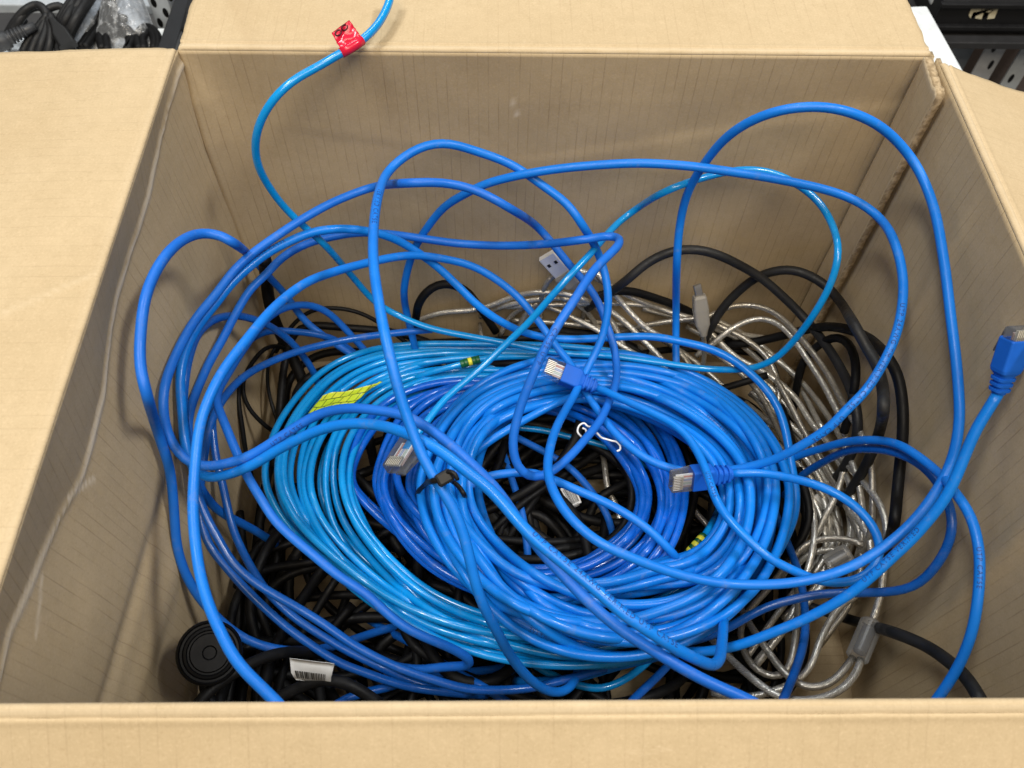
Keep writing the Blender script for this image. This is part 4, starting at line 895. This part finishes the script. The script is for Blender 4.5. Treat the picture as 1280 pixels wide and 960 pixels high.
# yellow-green tape flag under the cyan strands
ym, ynt, yP = new_mat('yellow_green_tape')
uvn = N(ynt, 'ShaderNodeUVMap', uv_map='UVMap'); mp = N(ynt, 'ShaderNodeMapping'); mp.inputs['Scale'].default_value = (5, 2.4, 1); L(ynt, uvn.outputs[0], mp.inputs[0])
bk = N(ynt, 'ShaderNodeTexBrick'); L(ynt, mp.outputs[0], bk.inputs['Vector'])
for k_, c_ in (('Color1', (.40, .58, .02, 1)), ('Color2', (.60, .64, .05, 1)), ('Mortar', (.09, .13, .02, 1))): bk.inputs[k_].default_value = c_
bk.inputs['Scale'].default_value = 1.0; bk.inputs['Mortar Size'].default_value = .05; bk.inputs['Brick Width'].default_value = .9; bk.inputs['Row Height'].default_value = .8
L(ynt, bk.outputs[0], yP.inputs['Base Color']); yP.inputs['Roughness'].default_value = .3
patch('tape_flag', [on_top(385, 517, 12, .0095, ('bright_loop', 'lettered_loop', 'crossing', 'front_to_back', 'tagged')), on_top(438, 509, 10, .0095, ('bright_loop', 'lettered_loop', 'crossing', 'front_to_back', 'tagged')), on_top(466, 481, 10, .0095, ('bright_loop', 'lettered_loop', 'crossing', 'front_to_back', 'tagged')), on_top(404, 494, 10, .0095, ('bright_loop', 'lettered_loop', 'crossing', 'front_to_back', 'tagged'))], ym, OBJ['cyan_coil'], 16, 8, .0008, .0002, 9)
patch('tape_flag', [on_top(440, 506, 10, .007, ('bright_loop', 'lettered_loop', 'crossing', 'front_to_back', 'tagged')), on_top(453, 491, 8, .007, ('bright_loop', 'lettered_loop', 'crossing', 'front_to_back', 'tagged')), on_top(478, 477, 8, .007, ('bright_loop', 'lettered_loop', 'crossing', 'front_to_back', 'tagged')), on_top(462, 481, 8, .007, ('bright_loop', 'lettered_loop', 'crossing', 'front_to_back', 'tagged'))], ym, OBJ['cyan_coil'], 8, 4, .0005, .0002, 10)
# striped bands on two strands
def bands(key, xa, ya, xb, yb, n, ra, mats):
    i0, i1 = sorted((path_at(key, xa, ya), path_at(key, xb, yb))); P = PATH[key]; q = np.linspace(i0, max(i1, i0+2), n*3+1)
    C = np.column_stack([np.interp(q, np.arange(len(P)), P[:, k]) for k in range(3)])
    for k in range(n): tube('band', C[k*3:k*3+4], ra*(1.0+.03*(k % 2)), mats[k % len(mats)], OBJ[key], 14)
bands('striped_strand', 880, 671, 860, 694, 7, .0030, [GRN, YEL])
bands('striped_back', 574, 456, 599, 449, 5, .0029, [GRN, GRN, YEL])
# black twist tie round the azure bundle
c0 = on_top(554, 598, 13, .0026)
tie = [at(522, 622, -205), on_top(524, 613, 13, .0015), on_top(531, 606, 13, .002), on_top(542, 601, 13, .002), c0, on_top(566, 602, 13, .002), on_top(574, 609, 13, .0015), on_top(580, 618, 11, .001), at(580, 630, -205)]
tC, _ = crom(np.array(tie)*1000, 1.5); tieo = tube('twist_tie', tC/1000, .0014, BLKP, OBJ['azure_coil'], 8)
bm = bmesh.new(); M, ln = basis(c0+np.array([.004, .002, .001]), c0-np.array([.003, .002, 0])); add_box(bm, (ln/2, 0, .001), (.0075, .006, .0045), None, .0012); xf(bm, M); bm_obj('knot', bm, BLKP, tieo)
tl = [c0, at(560, 590, (c0[2]-RIM)*1000+4), at(568, 592, (c0[2]-RIM)*1000+5), at(572, 600, (c0[2]-RIM)*1000+3)]
tC, _ = crom(np.array(tl)*1000, 1.5); tube('loose_end', tC/1000, .0010, BLKP, tieo, 8)

# white thread snagged in the coil
th = [(727, 546), (722, 540), (724, 532), (730, 529), (735, 533), (741, 534), (741, 541), (734, 543), (732, 537), (728, 535)]
thp = [on_top(x, y, 8, .0008) for x, y in th]; hz_ = np.mean([p[2] for p in thp])
thp = [at(x, y, (hz_-RIM)*1000+2) for x, y in th]
tC, _ = crom(np.array(thp)*1000, 1.0); tho = tube('thread', tC/1000, .00062, WHITE, None, 6)
th2 = [(746, 541), (752, 547), (758, 549), (765, 551), (770, 552), (775, 557), (775, 562), (771, 564)]
tC, _ = crom(np.array([at(x, y, (hz_-RIM)*1000+1) for x, y in th2])*1000, 1.0); tube('thread_end', tC/1000, .00062, WHITE, tho, 6)
tag(tho, 'thin white thread snagged between the blue coil strands', 'thread')

# round black plug with rings, front left corner
M, ln = basis(at(262, 816, -128)+np.array([.004, -.003, .011]), at(262, 816, -136)); n = 40
circ = lambda x, r: [(x, r*math.cos(2*math.pi*k/n), r*math.sin(2*math.pi*k/n)) for k in range(n)]
bm = bmesh.new(); add_loft(bm, [circ(-.02, .0145), circ(-.004, .0155), circ(-.001, .0152), circ(0, .0143), circ(-.0012, .0136), circ(-.0012, .0126), circ(0, .0119), circ(.0004, .0108), circ(-.001, .0102), circ(-.001, .0094), circ(.0002, .0088), circ(.0002, .0035), circ(-.001, .0028)]); xf(bm, M)
DULLB = plain('dull_black_plastic', (.0025, .0025, .003), .55, 0.0, .16)
tag(bm_obj('round_plug', bm, DULLB, None, smooth=False), 'round black plastic plug with raised rings in the near left corner', 'plug')
# moulded black plug inside the coil hole
M, ln = basis(at(588, 628, -222), at(640, 694, -238)); bm = bmesh.new()
add_loft(bm, [rrect(x*ln, wy, hz, .004) for x, wy, hz in ((0, .012, .010), (.12, .018, .013), (.38, .020, .015), (.42, .017, .013), (.48, .017, .013), (.52, .020, .015), (.85, .019, .014), (1, .014, .011))]); xf(bm, M)
tag(bm_obj('power_plug', bm, DULLB, None, smooth=False), 'moulded black power plug lying in the hole of the blue coils', 'plug')

# ------------------------------------------------------------------ things on and behind the table
GREYM = plain('grey_painted_steel', (.56, .61, .66), .4, .1)
def rel(xs, h): return [at(x, y, h) for x, y in xs]
def cord(name, pts, r, mat, parent=None):
    C, _ = crom(np.array([at(x, y, h) for x, y, h in pts])*1000, 4.0); return tube(name, C/1000, r, mat, parent, 10)
bun = empty('cord_bundle', tuple(at(50, 45, -298)))
tag(bun, 'black power cord tied in a loose bundle on the table behind the left flap', 'cord bundle')
def under(root, o): o.parent = root; o.matrix_parent_inverse = Matrix.Translation(-root.location); return o
hb = -288
for pts in ([(2, 58, hb), (8, 45, hb), (18, 28, hb+14), (32, 12, hb+24), (46, 6, hb+26), (56, 12, hb+24), (60, 20, hb+20)],
            [(8, 60, hb), (14, 44, hb+4), (24, 26, hb+16), (38, 11, hb+22), (50, 9, hb+22), (58, 18, hb+20)],
            [(60, 18, hb+22), (48, 34, hb+14), (36, 50, hb+8), (28, 66, hb)], [(60, 20, hb+20), (52, 36, hb+14), (44, 52, hb+8), (38, 68, hb)],
            [(60, 20, hb+20), (58, 36, hb+14), (52, 54, hb+8), (48, 68, hb)], [(61, 18, hb+20), (66, 34, hb+12), (70, 50, hb+6), (74, 68, hb)],
            [(62, 18, hb+22), (72, 36, hb+14), (82, 52, hb+8), (92, 66, hb)], [(56, 14, hb+20), (68, 8, hb+22), (78, 9, hb+20), (82, 17, hb+14), (74, 24, hb+10)],
            [(60, 20, hb+20), (64, 38, hb+16), (62, 56, hb+8), (58, 70, hb)], [(30, 24, hb+6), (26, 36, hb+2), (36, 44, hb+2), (50, 40, hb+4)]):
    under(bun, cord('cord', pts, .0042, CHAR))
M, ln = basis(at(44, 32, hb+22), at(-6, 56, hb+14)); bm = bmesh.new(); rings = []
n = 14; circ = lambda x, r: [(x, r*math.cos(2*math.pi*k/n), r*math.sin(2*math.pi*k/n)) for k in range(n)]
rings += [circ(0, .009), circ(ln*.32, .009), circ(ln*.34, .006)]
for q in range(5): rings += [circ(ln*(.38+q*.08), .0072-q*.0003), circ(ln*(.42+q*.08), .0072-q*.0003), circ(ln*(.425+q*.08), .0048), circ(ln*(.455+q*.08), .0048)]
rings += [circ(ln, .0042)]; add_loft(bm, rings); xf(bm, M); under(bun, bm_obj('strain_relief', bm, plain('grey_rubber', (.035, .037, .042), .5), None, True))
M, ln = basis(at(66, 26, hb+22), at(86, 58, hb+10)); bm = bmesh.new(); add_loft(bm, [rrect(x*ln, wy, .012, .003) for x, wy in ((0, .018), (.5, .017), (.8, .010), (1, .008))]); xf(bm, M); under(bun, bm_obj('plug', bm, BLKP, None, False))
bun2 = empty('cord_bundle', tuple(at(95, 20, -298))); tag(bun2, 'folded hank of black cord standing next to the clear plastic bag', 'cord bundle')
for k in range(7):
    under(bun2, cord('cord', [(74+k*2.4-6, 44+k*2.0, hb), (86+k*3.2-10, 22+k*1.2, hb+14+3*(k % 3)), (100+k*4-12, 2, hb+22+3*(k % 2)), (108+k*4.2-12, -12, hb+20)], .0044, CHAR))
def bag(label, quad, hh, seed, extra):
    q = [np.asarray(p) for p in quad]; nu, nv = 44, 30; V = []; F = []
    for sgn in (1, 0):
        for i in range(nu+1):
            for j in range(nv+1):
                u, v = i/nu, j/nv; p = (1-u)*(1-v)*q[0]+u*(1-v)*q[1]+u*v*q[2]+(1-u)*v*q[3]
                b = (math.sin(math.pi*u)**.6*math.sin(math.pi*v)**.6) if 0 < i < nu and 0 < j < nv else 0
                cr = noise.fractal(Vector((u*5+seed, v*5, sgn)), .8, 2.1, 4)*.006+abs(noise.noise(Vector((u*9, v*4+seed, 3))))*.006
                V.append(p+np.array([0, 0, 1])*((hh*b+cr*b*1.2) if sgn else .001+.001*b))
    off = (nu+1)*(nv+1); idx = np.arange(off).reshape(nu+1, nv+1)
    qf = np.stack([idx[:-1, :-1], idx[1:, :-1], idx[1:, 1:], idx[:-1, 1:]], -1).reshape(-1, 4); F = qf.tolist()+(qf[:, ::-1]+off).tolist()
    o = mesh_obj('plastic_bag', V, F, BAG, None, smooth=True); tag(o, label, 'plastic bag', 'clear bags behind the left flap'); return o
bag('narrow clear plastic bag leaning beside the folded black hank', [at(86, 60, -299), at(122, 60, -299), at(148, -14, -299), at(122, -14, -299)], .030, 1, None)
bag('wide crinkled clear plastic bag holding coiled black cable', [at(112, 62, -299), at(203, 62, -299), at(174, -14, -299), at(146, -14, -299)], .036, 5, None)
for lab, loops in (('black cable coiled inside the wide clear bag', [[(128, 62), (126, 44), (140, 34), (158, 36), (166, 48), (160, 62)], [(134, 64), (134, 46), (146, 38), (158, 42), (162, 54), (158, 64)], [(174, 62), (172, 44), (182, 34), (192, 38), (198, 52), (196, 64)], [(180, 62), (180, 46), (188, 40), (193, 50), (192, 62)], [(144, 24), (150, 22), (156, 24)]]), ('black cable folded inside the narrow clear bag', [[(100, 60), (116, 36), (130, 12), (138, -8)], [(106, 60), (122, 36), (136, 10), (142, -8)], [(130, 8), (138, 2), (142, 10), (134, 30)]])):
    r0 = empty('bagged_cable', tuple(at(150 if 'wide' in lab else 120, 50, -298))); tag(r0, lab, 'cable')
    for lp in loops: under(r0, cord('cord', [(x, y, -290) for x, y in lp], .0046, BLACK))
# steel rack behind the table
rack = empty('storage_rack', (-.45, .95, -.73)); tag(rack, 'grey perforated steel rack behind the bundled black cords', 'rack')
za, zb_ = at_y(60, 6, .955)[2], at_y(60, 18, .955)[2]
bm = bmesh.new(); add_box(bm, (-.88, .985, (za+zb_)/2), (1.0, .06, za-zb_), None, .002); under(rack, bm_obj('rail', bm, GREYM))
xa_, xb_ = at_y(188, 12, .905)[0], at_y(213, 12, .905)[0]
bm = bmesh.new(); add_box(bm, ((xa_+xb_)/2, .908, -.10), (xb_-xa_, .004, 1.2), None, .0008); po = under(rack, bm_obj('post', bm, GREYM))
bm = bmesh.new(); add_box(bm, (xb_-.002, .928, -.10), (.004, .036, 1.2), None, .0008); under(rack, bm_obj('post', bm, GREYM))
for px_, py_ in ((192, 3.5), (207, 16), (200, 28.5), (198, -8), (212, -4)):
    p = at_y(px_, py_, .9058); bm = bmesh.new(); add_loft(bm, [[(p[0]+.0042*math.cos(a)*(.75), p[1]+dy, p[2]+.0062*math.sin(a)) for a in np.linspace(0, 2*math.pi, 14, endpoint=False)] for dy in (0, .0012)]); under(rack, bm_obj('slot_shade', bm, BLKP))  # black discs on the steel, painted shade in place of cut holes
bm = bmesh.new(); q0 = at(222, 55, -292); add_box(bm, (q0[0]-.004, .97, .010), (.018, .40, .020), None, .002)
tag(bm_obj('black_strip', bm, plain('black_bar', (.012, .013, .016), .5)), 'black bar lying on the table at the far left corner of the box', 'bar')
bl = cord('black_cable', [(232, 40, -280), (236, 22, -272), (240, 6, -270), (246, -10, -272)], .005, CHAR); tag(bl, 'short piece of black cord beside the black bar behind the box', 'black cable')
# black crate with a TAPE label
YC = 1.06
c0_, c1_ = at_y(1160, 43, YC), at_y(1300, 43, YC); zt = at_y(1220, 1.5, YC)[2]; zb2 = at_y(1220, 42, YC)[2]
cr = empty('storage_crate', ((c0_[0]+.2), YC+.15, zb2)); tag(cr, 'black plastic crate with a torn masking tape label on its front', 'crate')
CRM = plain('black_crate', (.008, .008, .009), .45)
xl, xr = c0_[0], c0_[0]+.42
for c, s_ in ((((xl+xr)/2, YC+.003, (zt+zb2)/2), (xr-xl, .006, zt-zb2)), (((xl+xr)/2, YC+.30, (zt+zb2)/2), (xr-xl, .006, zt-zb2)), ((xl+.003, YC+.15, (zt+zb2)/2-.0005), (.006, .29, zt-zb2-.002)), ((xr-.003, YC+.15, (zt+zb2)/2-.0005), (.006, .29, zt-zb2-.002))):
    bm = bmesh.new(); add_box(bm, c, s_, None, .001); under(cr, bm_obj('side', bm, CRM))
bm = bmesh.new(); add_box(bm, ((xl+xr)/2, YC+.15, zb2+.003), (xr-xl-.014, .285, .005)); under(cr, bm_obj('base', bm, CRM))
for fz in (.30, .98): 
    bm = bmesh.new(); add_box(bm, ((xl+xr)/2, YC-.003, zb2+fz*(zt-zb2)-.003), (xr-xl+.008, .008, .006), None, .001); under(cr, bm_obj('rim', bm, CRM))
tp = [(1211, 19), (1214, 11), (1220, 7), (1251, 7), (1247, 13), (1243, 23), (1234, 24), (1237, 15.5), (1230, 15), (1227, 24), (1219, 23), (1221, 15), (1217, 15), (1213, 23)]
P3 = [at_y(x, y, YC-.0012) for x, y in tp]; bm = bmesh.new()
f0 = [bm.verts.new(Vector(p)) for p in P3]; bm.faces.new(f0); bmesh.ops.triangulate(bm, faces=bm.faces)
ex = bmesh.ops.extrude_face_region(bm, geom=list(bm.faces)); [setattr(v, 'co', v.co+Vector((0, .0008, 0))) for v in ex['geom'] if isinstance(v, bmesh.types.BMVert)]
under(cr, bm_obj('tape_label', bm, plain('masking_tape', (.72, .66, .47), .7)))
cu = bpy.data.curves.new('tmp_text', 'FONT'); cu.body = 'TAPE'; cu.size = .0072; cu.extrude = .0002; cu.resolution_u = 2; cu.space_character = 1.25
to = bpy.data.objects.new('tmp_text', cu); COL.objects.link(to); bpy.context.view_layer.update()
me = bpy.data.meshes.new_from_object(to.evaluated_get(bpy.context.evaluated_depsgraph_get())); bpy.data.objects.remove(to); bpy.data.curves.remove(cu)
q0 = at_y(1225, 13.2, YC-.0022)
for v in me.vertices: v.co = Vector((q0[0]+v.co.x, q0[1]+v.co.z, q0[2]+v.co.y))
me.materials.append(plain('pencil_ink', (.13, .12, .09), .7)); lo = bpy.data.objects.new('lettering', me); COL.objects.link(lo); under(cr, lo)
# pale things in the crate
for k, (x0_, x1_, y0_, y1_, colr) in enumerate(((1167, 1186, -6, 4, (.60, .63, .66)), (1182, 1211, -6, 7, (.62, .63, .65)))):
    a, b = at_y(x0_, y1_, YC+.02+.02*k), at_y(x1_, y0_, YC+.02+.02*k); bm = bmesh.new()
    add_box(bm, ((a[0]+b[0])/2, YC+.05+.06*k, zt-.012+.004*k), (b[0]-a[0], .05, .03), None, .006, 3)
    tag(bm_obj('plastic_case', bm, plain('pale_plastic', colr, .35)), ('small pale plastic case at the near left inside the black crate', 'wider pale plastic case second from left inside the black crate')[k], 'case')
# legs and shelf under the crate
sh = empty('shelf_unit', (xl+.1, YC+.1, -.73)); tag(sh, 'grey slotted steel shelf frame carrying the black crate', 'shelf')
bm = bmesh.new(); add_box(bm, (xl+.21, YC+.15, zb2-.006), (.46, .34, .010), None, .001); under(sh, bm_obj('shelf_board', bm, plain('dark_shelf', (.03, .03, .032), .5)))
def post(px_, py_, YY, wd, mat, ang, holes):
    p = at_y(px_, py_, YY); MM = Matrix.Translation((p[0], YY, 0)) @ Matrix.Rotation(R(ang), 4, 'Z')
    bm = bmesh.new(); add_box(bm, (0, 0, (zb2-.012-.735)/2), (wd, .003, .735+zb2-.012), MM, .0006); o = under(sh, bm_obj('post', bm, mat))
    bm = bmesh.new(); add_box(bm, (wd/2-.0015, .0175, (zb2-.012-.735)/2), (.003, .032, .735+zb2-.014), MM, .0006); under(sh, bm_obj('post', bm, mat))
    for k in range(holes):
        z = zb2-.028-k*.030; bm = bmesh.new(); add_loft(bm, [[(.0035*math.cos(a)+(.006 if k % 2 else -.004), -.0026+dy, z+.0075*math.sin(a)) for a in np.linspace(0, 2*math.pi, 14, endpoint=False)] for dy in (0, .0008)]); xf(bm, MM); under(sh, bm_obj('slot_shade', bm, BLKP))  # dark discs stand in for the shade inside the holes
post(1246, 58, YC+.01, .036, plain('bright_post', (.55, .57, .60), .4, .3), 12, 6)
post(1206, 58, YC+.06, .030, GREYM, -8, 0)
post(1290, 58, YC+.02, .030, GREYM, 5, 3)
bm = bmesh.new(); add_box(bm, (xl+.25, YC+.55, -.50), (.7, .35, .50), None, .004)
tag(bm_obj('carton', bm, plain('dull_brown_board', (.20, .15, .125), .8)), 'dull brown carton on the floor behind the grey shelf frame', 'carton')

# ------------------------------------------------------------------ names and descriptions
LAB = {
 'azure_coil': ('thick bright blue cable coil tied with a black twist tie', 'cable coil'),
 'cyan_coil': ('glossy light blue cable coil with a yellow green tape flag', 'cable coil'),
 'cobalt_coil': ('glossy dark blue cable coil nested in the middle of the light blue coil', 'cable coil'),
 'tagged': ('light blue cable with a red tape flag hanging over the back flap', 0),
 'crossing': ('blue cable arching high over the back right corner of the box', 0),
 'front_to_back': ('lettered blue cable sweeping from the front left edge to the right wall', 0),
 'bright_loop': ('blue cable that bends sharply above the white USB plug', 0),
 'lettered_loop': ('thickest blue cable crossing the coils diagonally with printed lettering', 0),
 'left_wall_loop': ('blue cable looping up against the creased left wall', 0),
 'inner_left': ('dark blue cable curving from the left wall along the front of the coils', 0),
 'back_arch_left': ('dark blue cable arching low behind the yellow green tape flag', 0),
 'folded_end': ('blue cable folded back sharply in front of the light blue coil', 0),
 'scuffed': ('dusty scuffed blue cable under the front left strands', 0),
 'plug_to_plug': ('blue patch cable with a clear plug at each end on the coil', 0),
 'right_plug': ('blue cable whose booted clear plug rises beside the right flap', 0),
 'right_arch_front': ('blue cable arching down along the right wall to the front edge', 0),
 'right_arch_back': ('dark blue cable curving back under the coil beside the right wall', 0),
 'right_upright': ('dark blue cable running down to the front beside the clear ferrite bead', 0),
 'teal_underpass': ('thin light blue strand dipping below the front of the tied coil', 0),
 'short_diagonal': ('short dark blue strand slanting under the thick diagonal cable at the front', 0),
 'front_left_strand': ('dark blue strand rising from the front edge right of the barcode sticker', 0),
 'under_diagonal': ('dark blue strand slanting beneath the folded blue cable end', 0),
 'hole_strand': ('lighter blue strand crossing the coil hole from twist tie to right rim', 0),
 'hole_thread': ('thin light blue strand crossing the back of the coil hole behind the thread', 0),
 'hole_back': ('blue strand running from the twist tie to below the clear plug', 0),
 'hole_right': ('blue strand deep in the coil hole right of the barcode sticker', 0),
 'hole_left': ('darker blue strand hanging down in the middle of the coil hole', 0),
 'striped_strand': ('light blue strand with green and yellow striped band inside the coil', 0),
 'striped_back': ('light blue strand with a dark green band at the back of the coil', 0),
 'usb_a': ('clear braided cable with a white USB plug near the back wall', 'USB cable'),
 'usb_k': ('clear braided cable entering the clear ferrite bead from above', 'USB cable'),
 'usb_m': ('dull braided cable with a ferrite bead below the right blue loop', 'USB cable'),
 'usb_n': ('short clear cable with a metal tipped plug among the dull strands', 'USB cable'),
 'usb_mini': ('grey cable with a small frosted plug standing upright at the back', 'USB cable'),
 'ferrite_out': ('bright braided cable leaving the lower end of the clear ferrite bead', 'USB cable'),
 'ferrite_out2': ('dull braided cable leaving the ferrite bead towards the coil', 'USB cable'),
 'usb_b': ('bright braided strand running down right from the white USB plug', 'USB cable'),
 'usb_c': ('thick bright braided strand passing behind the vertical blue cable', 'USB cable'),
 'usb_d': ('silver braided strand arching leftmost behind the crossing blue cables', 'USB cable'),
 'usb_e': ('silver braided strand just below the leftmost silver arch', 'USB cable'),
 'usb_f': ('silver braided strand sloping over the black gap behind the coil', 'USB cable'),
 'usb_g': ('dull braided strand hanging vertically below the USB plug', 'USB cable'),
 'usb_h': ('thick dull braided cable arching highest beside the black loops', 'USB cable'),
 'usb_i': ('silver braided cable arching just inside the thick dull one', 'USB cable'),
 'usb_j': ('dull braided strand curling down right of the frosted plug', 'USB cable'),
 'usb_l': ('bright braided strand running beside the coil under the blue loop', 'USB cable'),
 'usb_o': ('short braided strand curling at the right edge of the tied coil', 'USB cable'),
 'usb_p': ('dull braided strand looping at the front right below the coil', 'USB cable'),
 'usb_q': ('braided strand curving along the front right bottom of the box', 'USB cable'),
 'usb_r': ('braided strand seen deep in the coil hole below the white thread', 'USB cable'),
 'usb_s': ('dull braided strand under the striped band inside the coil', 'USB cable'),
 'usb_t': ('short dull braided strand near the green banded blue strand', 'USB cable'),
 'usb_u': ('frosted grey cable looping over beside the white USB plug', 'USB cable'),
 'black_arch_back': ('thick charcoal cable arching against the back wall behind the frosted plug', 1),
 'black_arch_corner': ('thick charcoal cable arching in the back right corner', 1),
 'black_loop_front': ('thick black cable looping down beside the right wall', 1),
 'black_loop_small': ('small tight black loop inside the larger black loops', 1),
 'black_floor_run': ('charcoal cable running behind the ferrite bead to the front right corner', 1),
 'black_hump': ('black cable humped against the back wall left of the USB plug', 1),
 'black_ridge': ('glossy black cable right of the USB plug under the charcoal arch', 1),
 'black_corner_stand': ('very thick black cable standing in the back left corner', 1),
 'thin_a': ('thin black wire arching over the dark blue loops at the back left', 1),
 'thin_b': ('thin black wire looped in the gap left of the yellow green flag', 1),
 'thin_c': ('thinnest black wire hanging in the dark gap at the left', 1),
 'thin_d': ('thin black wire running down close to the left blue strands', 1),
 'black_hole_a': ('black cord curving through the left of the coil hole', 1),
 'black_hole_b': ('black cord with a barcode sticker in the coil hole', 1),
 'black_front_a': ('black cord curving past the round plug at the front left', 1),
 'black_front_b': ('black cord with a white barcode sticker at the front left', 1),
 'black_left_drop': ('black cord dropping beneath the left blue strands', 1),
}
for c in CABLES:
    k = c['key']; o = OBJ[k]
    if k.startswith('pile'): tag(o, 'black power cord lying in the dark mass under the blue coils', 'black cable', 'black cords at the bottom of the box'); continue
    if k.startswith('strand'): tag(o, 'silver braided strand in the tangle between the blue coil and the right wall', 'USB cable', 'silver strands tangled right of the coil'); continue
    lab, cat = LAB.get(k, (None, 0))
    cat = {0: 'network cable', 1: 'black cable'}.get(cat, cat)
    grp = {'network cable': 'loose blue network cables', 'black cable': 'black cords among the cables', 'USB cable': 'braided USB cables', 'cable coil': 'coils of blue cable'}[cat]
    if lab is None: print('NO LABEL', k)
    tag(o, lab, cat, grp)
